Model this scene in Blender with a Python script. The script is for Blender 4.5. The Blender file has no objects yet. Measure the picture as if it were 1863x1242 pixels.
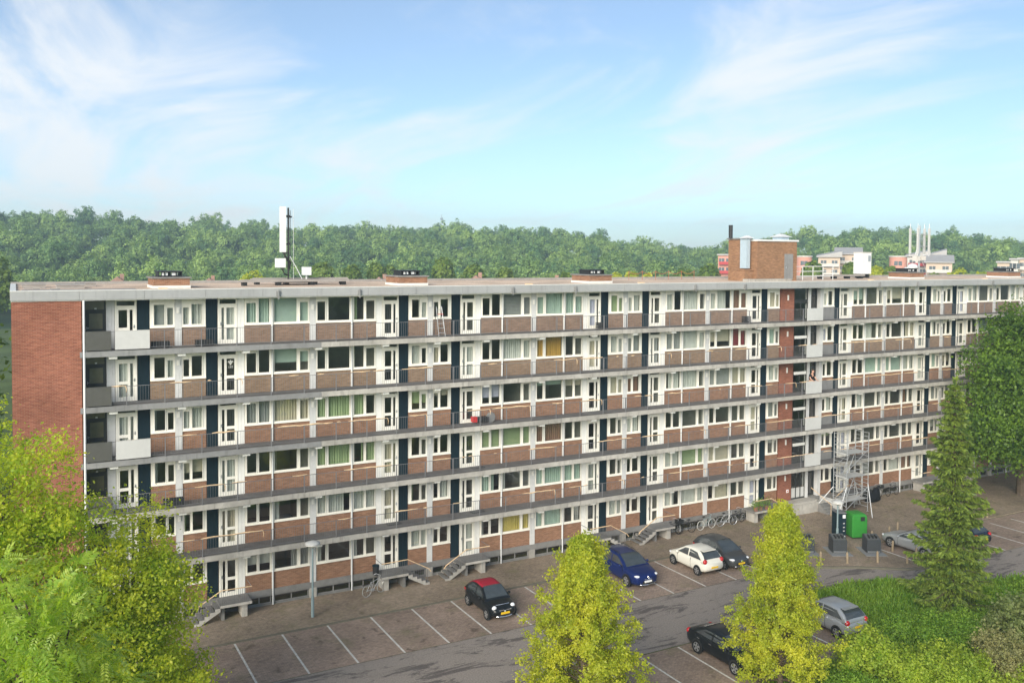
import bpy, bmesh, math, random
import numpy as np
from mathutils import Vector, Matrix

# ------------------------------------------------------------------ camera, sky, sun, exposure
scene = bpy.context.scene
COL = scene.collection
R = math.radians

cam_d = bpy.data.cameras.new('camera')
cam = bpy.data.objects.new('camera', cam_d)
COL.objects.link(cam)
CAM = Vector((-7.509, -50.056, 19.628))
yaw, pitch, roll = 0.5021, -0.0353, 0.0066
fw = Vector((math.sin(yaw) * math.cos(pitch), math.cos(yaw) * math.cos(pitch), math.sin(pitch)))
rt = Vector((math.cos(yaw), -math.sin(yaw), 0))
up = rt.cross(fw)
rt2 = rt * math.cos(roll) + up * math.sin(roll)
up2 = up * math.cos(roll) - rt * math.sin(roll)
cam.matrix_world = Matrix(((rt2.x, up2.x, -fw.x, CAM.x), (rt2.y, up2.y, -fw.y, CAM.y), (rt2.z, up2.z, -fw.z, CAM.z), (0, 0, 0, 1)))
cam_d.sensor_width = 36
cam_d.lens = 36 * 1650 / 1863
cam_d.shift_y = -(621 - 519.85) / 1863
cam_d.clip_start = 0.5
cam_d.clip_end = 4000
scene.camera = cam

SUN_AZ, SUN_EL = R(-130), R(21)
sun_d = bpy.data.lights.new('sun', 'SUN')
sun_d.energy = 1.5
sun_d.angle = R(38)
sun_d.color = (1.0, 0.93, 0.82)
sun = bpy.data.objects.new('sun', sun_d)
COL.objects.link(sun)
sdir = Vector((math.sin(SUN_AZ) * math.cos(SUN_EL), math.cos(SUN_AZ) * math.cos(SUN_EL), math.sin(SUN_EL)))
sun.rotation_euler = sdir.to_track_quat('Z', 'Y').to_euler()

scene.view_settings.view_transform = 'Standard'
scene.view_settings.look = 'None'
scene.view_settings.gamma = 1
scene.view_settings.use_curve_mapping = False
scene.view_settings.exposure = 2.05
scene.render.engine = 'CYCLES'
scene.cycles.use_denoising = True
scene.cycles.denoiser = 'OPENIMAGEDENOISE'
scene.cycles.max_bounces = 7
scene.cycles.diffuse_bounces = 4
scene.cycles.glossy_bounces = 3
scene.cycles.transparent_max_bounces = 10
scene.cycles.volume_bounces = 1
scene.cycles.caustics_reflective = False
scene.cycles.caustics_refractive = False
scene.cycles.sample_clamp_indirect = 6

world = bpy.data.worlds.new('World')
scene.world = world
world.use_nodes = True
SKY_STRENGTH = 0.05


def build_world():
    nt = world.node_tree
    N, L = nt.nodes, nt.links
    N.clear()
    out = N.new('ShaderNodeOutputWorld')
    bg = N.new('ShaderNodeBackground')
    bg.inputs['Strength'].default_value = SKY_STRENGTH
    sky = N.new('ShaderNodeTexSky')
    sky.sky_type = 'NISHITA'
    sky.sun_disc = False
    sky.sun_elevation = SUN_EL
    sky.sun_rotation = SUN_AZ % (2 * math.pi)
    sky.altitude = 50
    sky.air_density = 0.62
    sky.dust_density = 0.8
    sky.ozone_density = 1.8
    tc = N.new('ShaderNodeTexCoord')
    nrm = N.new('ShaderNodeVectorMath'); nrm.operation = 'NORMALIZE'
    L.new(tc.outputs['Generated'], nrm.inputs[0])
    sep = N.new('ShaderNodeSeparateXYZ'); L.new(nrm.outputs[0], sep.inputs[0])
    add = N.new('ShaderNodeMath'); add.operation = 'ADD'; add.inputs[1].default_value = 0.16
    mx = N.new('ShaderNodeMath'); mx.operation = 'MAXIMUM'; mx.inputs[1].default_value = 0.0
    L.new(sep.outputs['Z'], mx.inputs[0]); L.new(mx.outputs[0], add.inputs[0])
    dx = N.new('ShaderNodeMath'); dx.operation = 'DIVIDE'; L.new(sep.outputs['X'], dx.inputs[0]); L.new(add.outputs[0], dx.inputs[1])
    dy = N.new('ShaderNodeMath'); dy.operation = 'DIVIDE'; L.new(sep.outputs['Y'], dy.inputs[0]); L.new(add.outputs[0], dy.inputs[1])
    cv = N.new('ShaderNodeCombineXYZ'); L.new(dx.outputs[0], cv.inputs[0]); L.new(dy.outputs[0], cv.inputs[1])
    mp = N.new('ShaderNodeMapping')
    mp.inputs['Rotation'].default_value = (0, 0, R(20))
    mp.inputs['Scale'].default_value = (0.95, 0.40, 1)
    L.new(cv.outputs[0], mp.inputs['Vector'])
    n1 = N.new('ShaderNodeTexNoise')
    n1.inputs['Scale'].default_value = 1.9; n1.inputs['Detail'].default_value = 12; n1.inputs['Roughness'].default_value = 0.62
    n1.inputs['Distortion'].default_value = 1.3
    L.new(mp.outputs[0], n1.inputs['Vector'])
    last = n1.outputs['Fac']
    # thin cirrus banks where they stand in the sky (azimuth, elevation, size, weight)
    for az, el, size, wgt in ((6, 6, .24, .26), (-6, 10, .24, .14), (20, 2, .24, .14), (41, 6.5, .16, .20), (48, 12, .20, .18), (62, 6, .12, .25)):
        d = (math.sin(R(az)) * math.cos(R(el)), math.cos(R(az)) * math.cos(R(el)), math.sin(R(el)))
        vd = N.new('ShaderNodeVectorMath'); vd.operation = 'DISTANCE'; vd.inputs[1].default_value = d
        L.new(nrm.outputs[0], vd.inputs[0])
        mr = N.new('ShaderNodeMapRange'); mr.interpolation_type = 'SMOOTHSTEP'
        mr.inputs['From Min'].default_value = size; mr.inputs['From Max'].default_value = size * 0.15
        mr.inputs['To Min'].default_value = 0; mr.inputs['To Max'].default_value = wgt
        L.new(vd.outputs['Value'], mr.inputs['Value'])
        a = N.new('ShaderNodeMath'); a.operation = 'ADD'
        L.new(last, a.inputs[0]); L.new(mr.outputs[0], a.inputs[1])
        last = a.outputs[0]
    mr = N.new('ShaderNodeMapRange'); mr.interpolation_type = 'SMOOTHSTEP'
    mr.inputs['From Min'].default_value = 0.50; mr.inputs['From Max'].default_value = 0.92
    mr.inputs['To Min'].default_value = 0.12; mr.inputs['To Max'].default_value = 0.88
    L.new(last, mr.inputs['Value'])
    mix = N.new('ShaderNodeMix'); mix.data_type = 'RGBA'
    L.new(mr.outputs[0], mix.inputs['Factor'])
    tint = N.new('ShaderNodeMix'); tint.data_type = 'RGBA'; tint.blend_type = 'MULTIPLY'; tint.inputs['Factor'].default_value = 1
    L.new(sky.outputs[0], tint.inputs['A']); tint.inputs['B'].default_value = (.95, 1.01, .95, 1)
    L.new(tint.outputs['Result'], mix.inputs['A'])
    mix.inputs['B'].default_value = (4.9, 5.0, 5.1, 1)
    L.new(mix.outputs['Result'], bg.inputs['Color'])
    L.new(bg.outputs[0], out.inputs[0])


build_world()

# ------------------------------------------------------------------ materials
MATS = {}


def newmat(name):
    m = bpy.data.materials.new(name)
    m.use_nodes = True
    nt = m.node_tree
    nt.nodes.clear()
    out = nt.nodes.new('ShaderNodeOutputMaterial')
    MATS[name] = m
    return m, nt, nt.nodes, nt.links, out


def bsdf(N, L, out, rough=.7, spec=.3, metal=0.0):
    b = N.new('ShaderNodeBsdfPrincipled')
    b.inputs['Roughness'].default_value = rough
    b.inputs['Specular IOR Level'].default_value = spec
    b.inputs['Metallic'].default_value = metal
    L.new(b.outputs[0], out.inputs[0])
    return b


def plain(name, col, rough=.7, spec=.3, metal=0.0, var=.12, scale=3.0, bump=0.0, bscale=40, var2=0.0, scale2=.4, coat=0.0, streak=0.0):
    m, nt, N, L, out = newmat(name)
    b = bsdf(N, L, out, rough, spec, metal)
    if coat:
        b.inputs['Coat Weight'].default_value = coat
        b.inputs['Coat Roughness'].default_value = .06
    geo = N.new('ShaderNodeNewGeometry')
    ns = N.new('ShaderNodeTexNoise'); ns.inputs['Scale'].default_value = scale; ns.inputs['Detail'].default_value = 6
    ns.inputs['Roughness'].default_value = .65
    L.new(geo.outputs['Position'], ns.inputs['Vector'])
    val = ns.outputs['Fac']
    mr = N.new('ShaderNodeMapRange')
    mr.inputs['From Min'].default_value = .25; mr.inputs['From Max'].default_value = .75
    mr.inputs['To Min'].default_value = 1 - var; mr.inputs['To Max'].default_value = 1 + var
    L.new(val, mr.inputs['Value'])
    fac = mr.outputs[0]
    if var2:
        n2 = N.new('ShaderNodeTexNoise'); n2.inputs['Scale'].default_value = scale2; n2.inputs['Detail'].default_value = 4
        L.new(geo.outputs['Position'], n2.inputs['Vector'])
        m2 = N.new('ShaderNodeMapRange')
        m2.inputs['From Min'].default_value = .3; m2.inputs['From Max'].default_value = .7
        m2.inputs['To Min'].default_value = 1 - var2; m2.inputs['To Max'].default_value = 1 + var2
        L.new(n2.outputs['Fac'], m2.inputs['Value'])
        mm = N.new('ShaderNodeMath'); mm.operation = 'MULTIPLY'
        L.new(fac, mm.inputs[0]); L.new(m2.outputs[0], mm.inputs[1]); fac = mm.outputs[0]
    if streak:
        mp = N.new('ShaderNodeMapping'); mp.inputs['Scale'].default_value = (5.0, 5.0, .35)
        L.new(geo.outputs['Position'], mp.inputs['Vector'])
        n3 = N.new('ShaderNodeTexNoise'); n3.inputs['Scale'].default_value = 1.0; n3.inputs['Detail'].default_value = 5; n3.inputs['Roughness'].default_value = .7
        L.new(mp.outputs[0], n3.inputs['Vector'])
        m3 = N.new('ShaderNodeMapRange'); m3.interpolation_type = 'SMOOTHSTEP'
        m3.inputs['From Min'].default_value = .52; m3.inputs['From Max'].default_value = .72
        m3.inputs['To Min'].default_value = 1; m3.inputs['To Max'].default_value = 1 - streak
        L.new(n3.outputs['Fac'], m3.inputs['Value'])
        mm = N.new('ShaderNodeMath'); mm.operation = 'MULTIPLY'
        L.new(fac, mm.inputs[0]); L.new(m3.outputs[0], mm.inputs[1]); fac = mm.outputs[0]
    mul = N.new('ShaderNodeVectorMath'); mul.operation = 'SCALE'
    mul.inputs[0].default_value = col
    L.new(fac, mul.inputs['Scale'])
    L.new(mul.outputs[0], b.inputs['Base Color'])
    if bump:
        nb = N.new('ShaderNodeTexNoise'); nb.inputs['Scale'].default_value = bscale; nb.inputs['Detail'].default_value = 3
        L.new(geo.outputs['Position'], nb.inputs['Vector'])
        bp = N.new('ShaderNodeBump'); bp.inputs['Strength'].default_value = bump; bp.inputs['Distance'].default_value = .02
        L.new(nb.outputs['Fac'], bp.inputs['Height']); L.new(bp.outputs[0], b.inputs['Normal'])
    return m


def brick(name, c1, c2, mortar, bw=.22, rh=.0675, ms=.008, horiz=False, var=.22, scale=.8, stain=.12, bump=.35, moss=None, oil=0.0):
    m, nt, N, L, out = newmat(name)
    b = bsdf(N, L, out, .9, .05)
    geo = N.new('ShaderNodeNewGeometry')
    sp = N.new('ShaderNodeSeparateXYZ'); L.new(geo.outputs['Position'], sp.inputs[0])
    cb = N.new('ShaderNodeCombineXYZ')
    if horiz:
        L.new(sp.outputs['X'], cb.inputs[0]); L.new(sp.outputs['Y'], cb.inputs[1])
    else:
        ad = N.new('ShaderNodeMath'); ad.operation = 'ADD'
        L.new(sp.outputs['X'], ad.inputs[0]); L.new(sp.outputs['Y'], ad.inputs[1])
        L.new(ad.outputs[0], cb.inputs[0]); L.new(sp.outputs['Z'], cb.inputs[1])
    bt = N.new('ShaderNodeTexBrick')
    bt.inputs['Scale'].default_value = 1
    bt.inputs['Brick Width'].default_value = bw; bt.inputs['Row Height'].default_value = rh
    bt.inputs['Mortar Size'].default_value = ms; bt.inputs['Mortar Smooth'].default_value = .2
    bt.inputs['Color1'].default_value = (*c1, 1); bt.inputs['Color2'].default_value = (*c2, 1); bt.inputs['Mortar'].default_value = (*mortar, 1)
    L.new(cb.outputs[0], bt.inputs['Vector'])
    col = bt.outputs['Color']
    mp = N.new('ShaderNodeMapping'); mp.inputs['Scale'].default_value = (1, 1, 1) if horiz else (.75, .75, 4.2)
    L.new(geo.outputs['Position'], mp.inputs['Vector'])
    for sc, vr in ((scale, stain), (6.0 if horiz else 3.2, var)):
        ns = N.new('ShaderNodeTexNoise'); ns.inputs['Scale'].default_value = sc; ns.inputs['Detail'].default_value = 6; ns.inputs['Roughness'].default_value = .6
        L.new(geo.outputs['Position'] if sc == scale else mp.outputs[0], ns.inputs['Vector'])
        mr = N.new('ShaderNodeMapRange'); mr.inputs['From Min'].default_value = .28; mr.inputs['From Max'].default_value = .72
        mr.inputs['To Min'].default_value = 1 - vr; mr.inputs['To Max'].default_value = 1 + vr
        L.new(ns.outputs['Fac'], mr.inputs['Value'])
        mu = N.new('ShaderNodeVectorMath'); mu.operation = 'SCALE'
        L.new(col, mu.inputs[0]); L.new(mr.outputs[0], mu.inputs['Scale'])
        col = mu.outputs[0]
    if moss:
        ns = N.new('ShaderNodeTexNoise'); ns.inputs['Scale'].default_value = .55; ns.inputs['Detail'].default_value = 7; ns.inputs['Roughness'].default_value = .7
        L.new(geo.outputs['Position'], ns.inputs['Vector'])
        mr = N.new('ShaderNodeMapRange'); mr.inputs['From Min'].default_value = .53; mr.inputs['From Max'].default_value = .72
        mr.inputs['To Max'].default_value = .6
        L.new(ns.outputs['Fac'], mr.inputs['Value'])
        mx = N.new('ShaderNodeMix'); mx.data_type = 'RGBA'
        L.new(mr.outputs[0], mx.inputs['Factor']); L.new(col, mx.inputs['A']); mx.inputs['B'].default_value = (*moss, 1)
        col = mx.outputs['Result']
    if oil:
        ns = N.new('ShaderNodeTexNoise'); ns.inputs['Scale'].default_value = 1.3; ns.inputs['Detail'].default_value = 3; ns.inputs['Distortion'].default_value = .4
        L.new(geo.outputs['Position'], ns.inputs['Vector'])
        mr = N.new('ShaderNodeMapRange'); mr.interpolation_type = 'SMOOTHSTEP'; mr.inputs['From Min'].default_value = .60; mr.inputs['From Max'].default_value = .72
        mr.inputs['To Min'].default_value = 1; mr.inputs['To Max'].default_value = 1 - oil
        L.new(ns.outputs['Fac'], mr.inputs['Value'])
        mu = N.new('ShaderNodeVectorMath'); mu.operation = 'SCALE'; L.new(col, mu.inputs[0]); L.new(mr.outputs[0], mu.inputs['Scale']); col = mu.outputs[0]
    L.new(col, b.inputs['Base Color'])
    if bump:
        bp = N.new('ShaderNodeBump'); bp.inputs['Strength'].default_value = bump; bp.inputs['Distance'].default_value = .01
        bp.invert = True
        L.new(bt.outputs['Fac'], bp.inputs['Height']); L.new(bp.outputs[0], b.inputs['Normal'])
    return m


def glass(name, tint=(.92, .95, .93), refl=1.15):
    m, nt, N, L, out = newmat(name)
    tr = N.new('ShaderNodeBsdfTransparent'); tr.inputs[0].default_value = (*tint, 1)
    gl = N.new('ShaderNodeBsdfGlossy'); gl.inputs['Roughness'].default_value = .015
    lw = N.new('ShaderNodeLayerWeight'); lw.inputs['Blend'].default_value = .5
    pw = N.new('ShaderNodeMath'); pw.operation = 'POWER'; pw.inputs[1].default_value = 3.6
    L.new(lw.outputs['Facing'], pw.inputs[0])
    ml = N.new('ShaderNodeMath'); ml.operation = 'MULTIPLY_ADD'; ml.inputs[1].default_value = .85 * refl; ml.inputs[2].default_value = .13; ml.use_clamp = True
    L.new(pw.outputs[0], ml.inputs[0])
    # slight waviness of old panes
    geo = N.new('ShaderNodeNewGeometry')
    ns = N.new('ShaderNodeTexNoise'); ns.inputs['Scale'].default_value = 1.1; ns.inputs['Detail'].default_value = 1
    L.new(geo.outputs['Position'], ns.inputs['Vector'])
    bp = N.new('ShaderNodeBump'); bp.inputs['Strength'].default_value = .06; bp.inputs['Distance'].default_value = .12
    L.new(ns.outputs['Fac'], bp.inputs['Height'])
    L.new(bp.outputs[0], gl.inputs['Normal'])
    mx = N.new('ShaderNodeMixShader')
    L.new(ml.outputs[0], mx.inputs[0]); L.new(tr.outputs[0], mx.inputs[1]); L.new(gl.outputs[0], mx.inputs[2])
    L.new(mx.outputs[0], out.inputs[0])
    return m


def leafmat(name, c1, c2, trans=.45, tcol=None, gloss=.25, nscale=.6, attr=None, mot=.35):
    """leaves: colour varies leaf by leaf and clump by clump; light passes through."""
    m, nt, N, L, out = newmat(name)
    geo = N.new('ShaderNodeNewGeometry')
    ns = N.new('ShaderNodeTexNoise'); ns.inputs['Scale'].default_value = nscale; ns.inputs['Detail'].default_value = 4
    L.new(geo.outputs['Position'], ns.inputs['Vector'])
    mm = N.new('ShaderNodeMath'); mm.operation = 'MULTIPLY_ADD'; mm.inputs[1].default_value = 1.6; mm.inputs[2].default_value = -.55
    L.new(ns.outputs['Fac'], mm.inputs[0])
    a = N.new('ShaderNodeMath'); a.operation = 'MULTIPLY_ADD'; a.inputs[1].default_value = .55
    L.new(geo.outputs['Random Per Island'], a.inputs[0]); L.new(mm.outputs[0], a.inputs[2]); a.use_clamp = True
    fac = a.outputs[0]
    if attr:
        at = N.new('ShaderNodeObjectInfo')
        ad = N.new('ShaderNodeMath'); ad.operation = 'MULTIPLY_ADD'; ad.inputs[1].default_value = .45
        L.new(fac, ad.inputs[0])
        sb = N.new('ShaderNodeMath'); sb.operation = 'MULTIPLY'; sb.inputs[1].default_value = .6
        L.new(at.outputs['Random'], sb.inputs[0]); L.new(sb.outputs[0], ad.inputs[2]); ad.use_clamp = True
        fac = ad.outputs[0]
    mx = N.new('ShaderNodeMix'); mx.data_type = 'RGBA'
    mx.inputs['A'].default_value = (*c1, 1); mx.inputs['B'].default_value = (*c2, 1)
    L.new(fac, mx.inputs['Factor'])
    b = N.new('ShaderNodeBsdfPrincipled')
    b.inputs['Roughness'].default_value = .45; b.inputs['Specular IOR Level'].default_value = gloss
    L.new(mx.outputs['Result'], b.inputs['Base Color'])
    t = N.new('ShaderNodeBsdfTranslucent')
    tm = N.new('ShaderNodeMix'); tm.data_type = 'RGBA'; tm.blend_type = 'MULTIPLY'; tm.inputs['Factor'].default_value = 1
    L.new(mx.outputs['Result'], tm.inputs['A']); tm.inputs['B'].default_value = (*(tcol or (2.0, 1.9, .7)), 1)
    L.new(tm.outputs['Result'], t.inputs['Color'])
    ms = N.new('ShaderNodeMixShader'); ms.inputs[0].default_value = trans
    L.new(b.outputs[0], ms.inputs[1]); L.new(t.outputs[0], ms.inputs[2]); L.new(ms.outputs[0], out.inputs[0])
    return m


def carpaint(name, col, metallic=.0, rough=.32):
    m, nt, N, L, out = newmat(name)
    b = bsdf(N, L, out, rough, .3, metallic)
    b.inputs['Base Color'].default_value = (*col, 1)
    b.inputs['Coat Weight'].default_value = .22
    b.inputs['Coat Roughness'].default_value = .04
    return m


brick('brick_brown', (.30, .155, .092), (.215, .102, .060), (.29, .21, .15))
brick('brick_tan', (.27, .18, .115), (.20, .125, .08), (.28, .22, .16))
brick('brick_grey', (.265, .17, .12), (.19, .118, .083), (.28, .22, .17))
brick('brick_red', (.29, .105, .064), (.205, .066, .042), (.31, .18, .13), stain=.26, scale=.35)
brick('brick_yellow', (.31, .165, .088), (.22, .11, .06), (.28, .20, .135))
plain('cream', (.86, .83, .74), .45, .4, var=.05, scale=5, var2=.05, scale2=.6)
plain('white_panel', (.84, .83, .78), .5, .3, var=.06, scale=4, var2=.07, streak=.14)
plain('column_grey', (.60, .60, .585), .7, .25, var=.08, scale=6, bump=.2, streak=.28)
plain('dark_panel', (.010, .024, .033), .75, .12, var=.18, scale=3)
plain('slab_grey', (.23, .23, .225), .8, .15, var=.15, scale=2.5, bump=.15, var2=.12, streak=.2)
plain('concrete', (.39, .37, .33), .85, .15, var=.2, scale=2.2, bump=.25, var2=.2, scale2=.5, streak=.35)
plain('concrete_dark', (.20, .195, .185), .85, .2, var=.2, scale=2.2, bump=.25, var2=.14)
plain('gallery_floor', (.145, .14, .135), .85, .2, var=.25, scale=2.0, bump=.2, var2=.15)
plain('soffit', (.74, .74, .71), .8, .2, var=.1)
plain('fascia', (.34, .345, .34), .6, .25, var=.06, scale=3, var2=.08, streak=.16)
plain('fascia_trim', (.66, .66, .62), .6, .3, var=.08)
plain('gravel', (.66, .50, .37), .95, .1, var=.35, scale=9, bump=.6, bscale=30, var2=.25, scale2=.35)
plain('bitumen', (.30, .28, .26), .9, .2, var=.2, scale=1.5)
plain('rail', (.16, .16, .165), .6, .3, var=.2)
plain('wood_strip', (.70, .50, .30), .8, .2, var=.3, scale=6)
plain('grey_plate', (.50, .50, .48), .6, .3, var=.06, scale=3, var2=.06)
plain('dark_plate', (.085, .085, .075), .6, .3, var=.12, scale=3)
plain('olive_pane', (.16, .15, .09), .25, .5, var=.2, scale=2)
plain('black_frame', (.03, .032, .03), .5, .4)
plain('interior', (.33, .33, .30), .9, .1)
plain('metal', (.55, .57, .58), .35, .5, .7, var=.1)
plain('alu', (.46, .475, .48), .4, .5, .35, var=.1)
plain('black_metal', (.018, .019, .02), .5, .4)
plain('black_plastic', (.022, .023, .024), .6, .35)
plain('white_metal', (.66, .67, .66), .5, .4, var=.05)
plain('duct_blue', (.50, .60, .66), .4, .5, .3, var=.08)
plain('lamp_white', (.80, .79, .74), .4, .4, var=.04)
plain('lamp_post', (.22, .29, .30), .5, .4, var=.1)
plain('green_bin', (.03, .22, .028), .5, .4, var=.1)
plain('bin_dark', (.045, .05, .055), .5, .4, var=.15, scale=6)
plain('bin_top', (.085, .09, .088), .5, .4, var=.2)
plain('bollard', (.30, .235, .155), .85, .2, var=.25, scale=9)
plain('paint_line', (.58, .56, .51), .8, .15, var=.4, scale=5)
plain('pad', (.22, .225, .225), .8, .2, var=.12)
plain('kerb', (.15, .14, .105), .9, .2, var=.2, scale=2)
plain('tyre', (.012, .012, .013), .8, .2)
plain('rim', (.50, .51, .52), .3, .5, .7)
plain('plate_yellow', (.75, .48, .02), .5, .3, var=.03)
plain('red_light', (.45, .012, .015), .2, .6, var=.03)
plain('head_light', (.78, .80, .82), .12, .7, var=.03)
plain('chrome', (.78, .79, .80), .15, .5, .9, var=.02)
plain('red_top', (.32, .012, .03), .75, .25, var=.08)
plain('bark', (.11, .085, .06), .9, .15, var=.3, scale=5, bump=.5, bscale=20)
plain('salmon', (.58, .28, .21), .8, .2, var=.06)
plain('pale_wall', (.55, .43, .33), .8, .2, var=.06)
plain('pale_white', (.56, .53, .48), .8, .2, var=.06)
plain('roof_far', (.40, .38, .36), .7, .3, var=.1)
plain('tile_roof', (.34, .20, .15), .85, .2, var=.2)
plain('far_window', (.05, .07, .085), .2, .5, var=.2)
plain('far_red', (.42, .05, .05), .7, .3)
plain('skin', (.55, .32, .23), .5, .35, var=.06)
plain('cloth_black', (.012, .013, .016), .85, .2)
plain('cloth_dark', (.03, .035, .06), .85, .2)
plain('hair', (.09, .06, .04), .6, .3)
plain('sign_white', (.82, .82, .80), .5, .3, var=.02)
plain('sign_red', (.55, .03, .03), .5, .3, var=.02)
plain('terracotta', (.36, .14, .08), .8, .2)
brick('paving', (.31, .245, .18), (.255, .20, .148), (.19, .155, .115), bw=.21, rh=.105, ms=.008, horiz=True, var=.25, scale=.25, stain=.28, bump=.2, moss=(.15, .155, .06), oil=.25)
brick('parking', (.34, .255, .20), (.275, .205, .163), (.20, .16, .125), bw=.21, rh=.105, ms=.008, horiz=True, var=.22, scale=.3, stain=.26, bump=.2, moss=(.15, .15, .07), oil=.45)
glass('glass')
plain('car_glass', (.045, .055, .06), .05, 1.0, var=.25, scale=3)
for nm, c in (('curtain_white', (.60, .61, .57)), ('curtain_mint', (.42, .53, .46)), ('curtain_cream', (.55, .50, .39)), ('curtain_yellow', (.60, .49, .14)),
              ('curtain_mustard', (.50, .30, .07)), ('curtain_green', (.36, .45, .25)), ('curtain_grey', (.34, .35, .34)), ('curtain_brown', (.26, .15, .11)),
              ('curtain_lilac', (.52, .52, .64)), ('curtain_dark', (.05, .055, .06)), ('curtain_maroon', (.26, .05, .06))):
    plain(nm, c, .85, .15, var=.1, scale=2)


def asphalt():
    m, nt, N, L, out = newmat('asphalt')
    b = bsdf(N, L, out, .9, .06)
    geo = N.new('ShaderNodeNewGeometry')
    mp = N.new('ShaderNodeMapping'); mp.inputs['Scale'].default_value = (.25, 1.0, 1); mp.inputs['Rotation'].default_value = (0, 0, R(-6))
    L.new(geo.outputs['Position'], mp.inputs['Vector'])
    n1 = N.new('ShaderNodeTexNoise'); n1.inputs['Scale'].default_value = 1.0; n1.inputs['Detail'].default_value = 9; n1.inputs['Roughness'].default_value = .74; n1.inputs['Distortion'].default_value = .6
    L.new(mp.outputs[0], n1.inputs['Vector'])
    r1 = N.new('ShaderNodeMapRange'); r1.inputs['From Min'].default_value = .52; r1.inputs['From Max'].default_value = .58; r1.interpolation_type = 'SMOOTHSTEP'
    L.new(n1.outputs['Fac'], r1.inputs['Value'])
    mx = N.new('ShaderNodeMix'); mx.data_type = 'RGBA'
    mx.inputs['A'].default_value = (.27, .235, .205, 1); mx.inputs['B'].default_value = (.13, .113, .103, 1)
    L.new(r1.outputs[0], mx.inputs['Factor'])
    n2 = N.new('ShaderNodeTexNoise'); n2.inputs['Scale'].default_value = 14; n2.inputs['Detail'].default_value = 4
    L.new(geo.outputs['Position'], n2.inputs['Vector'])
    r2 = N.new('ShaderNodeMapRange'); r2.inputs['From Min'].default_value = .3; r2.inputs['From Max'].default_value = .7; r2.inputs['To Min'].default_value = .78; r2.inputs['To Max'].default_value = 1.22
    L.new(n2.outputs['Fac'], r2.inputs['Value'])
    mu = N.new('ShaderNodeVectorMath'); mu.operation = 'SCALE'; L.new(mx.outputs['Result'], mu.inputs[0]); L.new(r2.outputs[0], mu.inputs['Scale'])
    # fine cracks
    vo = N.new('ShaderNodeTexVoronoi'); vo.feature = 'DISTANCE_TO_EDGE'; vo.inputs['Scale'].default_value = .45
    nd = N.new('ShaderNodeMix'); nd.data_type = 'VECTOR'; nd.inputs['Factor'].default_value = .35
    L.new(geo.outputs['Position'], nd.inputs['A']); L.new(n2.outputs['Color'], nd.inputs['B'])
    L.new(nd.outputs['Result'], vo.inputs['Vector'])
    r3 = N.new('ShaderNodeMapRange'); r3.inputs['From Min'].default_value = 0; r3.inputs['From Max'].default_value = .014; r3.inputs['To Min'].default_value = .82; r3.inputs['To Max'].default_value = 1
    L.new(vo.outputs['Distance'], r3.inputs['Value'])
    mu2 = N.new('ShaderNodeVectorMath'); mu2.operation = 'SCALE'; L.new(mu.outputs[0], mu2.inputs[0]); L.new(r3.outputs[0], mu2.inputs['Scale'])
    L.new(mu2.outputs[0], b.inputs['Base Color'])
    bp = N.new('ShaderNodeBump'); bp.inputs['Strength'].default_value = .3; bp.inputs['Distance'].default_value = .01
    L.new(n2.outputs['Fac'], bp.inputs['Height']); L.new(bp.outputs[0], b.inputs['Normal'])


asphalt()
plain('court', (.46, .42, .35), .9, .15, var=.12, scale=.4)
plain('meadow', (.085, .12, .035), .95, .1, var=.3, scale=2.5, bump=.5, bscale=12, var2=.25, scale2=.12)
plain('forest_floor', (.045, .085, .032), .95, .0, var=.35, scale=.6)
leafmat('leaf_yellow', (.24, .33, .03), (.60, .585, .065), .54, (1.8, 1.75, .4), gloss=.35)
leafmat('leaf_left', (.20, .34, .035), (.60, .60, .065), .58, (1.8, 1.75, .4), nscale=.75, gloss=.35)
leafmat('leaf_ash', (.20, .34, .045), (.52, .58, .11), .5, (1.9, 1.9, .5), gloss=.6)
leafmat('leaf_big', (.014, .055, .012), (.19, .30, .032), .4, (2.0, 2.0, .5))
leafmat('leaf_spruce', (.02, .062, .02), (.27, .35, .05), .25, (1.6, 1.6, .5), nscale=2.2)
leafmat('leaf_shrub', (.085, .20, .025), (.30, .43, .06), .45, (1.9, 1.9, .5), nscale=1.2)
leafmat('leaf_bright', (.18, .29, .03), (.46, .52, .08), .5, (1.9, 1.9, .5), nscale=1.2)
leafmat('leaf_dry', (.20, .22, .08), (.40, .38, .17), .4, (1.7, 1.5, .7), nscale=1.5)
leafmat('leaf_pale', (.13, .18, .05), (.30, .34, .14), .45, (1.7, 1.7, .7), nscale=1.5)
leafmat('grass_blade', (.10, .22, .024), (.25, .36, .05), .4, (1.9, 1.9, .5), nscale=.5)
leafmat('leaf_forest', (.03, .115, .06), (.34, .45, .13), .25, (1.6, 1.8, .5), gloss=.0, nscale=.08, attr='tint')  # dark tone is teal: distant haze and bluish shade put into the leaf colour
leafmat('leaf_linden', (.07, .14, .025), (.22, .29, .05), .35, (1.8, 1.8, .5), nscale=.4)
M = MATS

# ------------------------------------------------------------------ mesh helpers
BOXF = ((0, 3, 2, 1), (4, 5, 6, 7), (0, 1, 5, 4), (1, 2, 6, 5), (2, 3, 7, 6), (3, 0, 4, 7))


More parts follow.
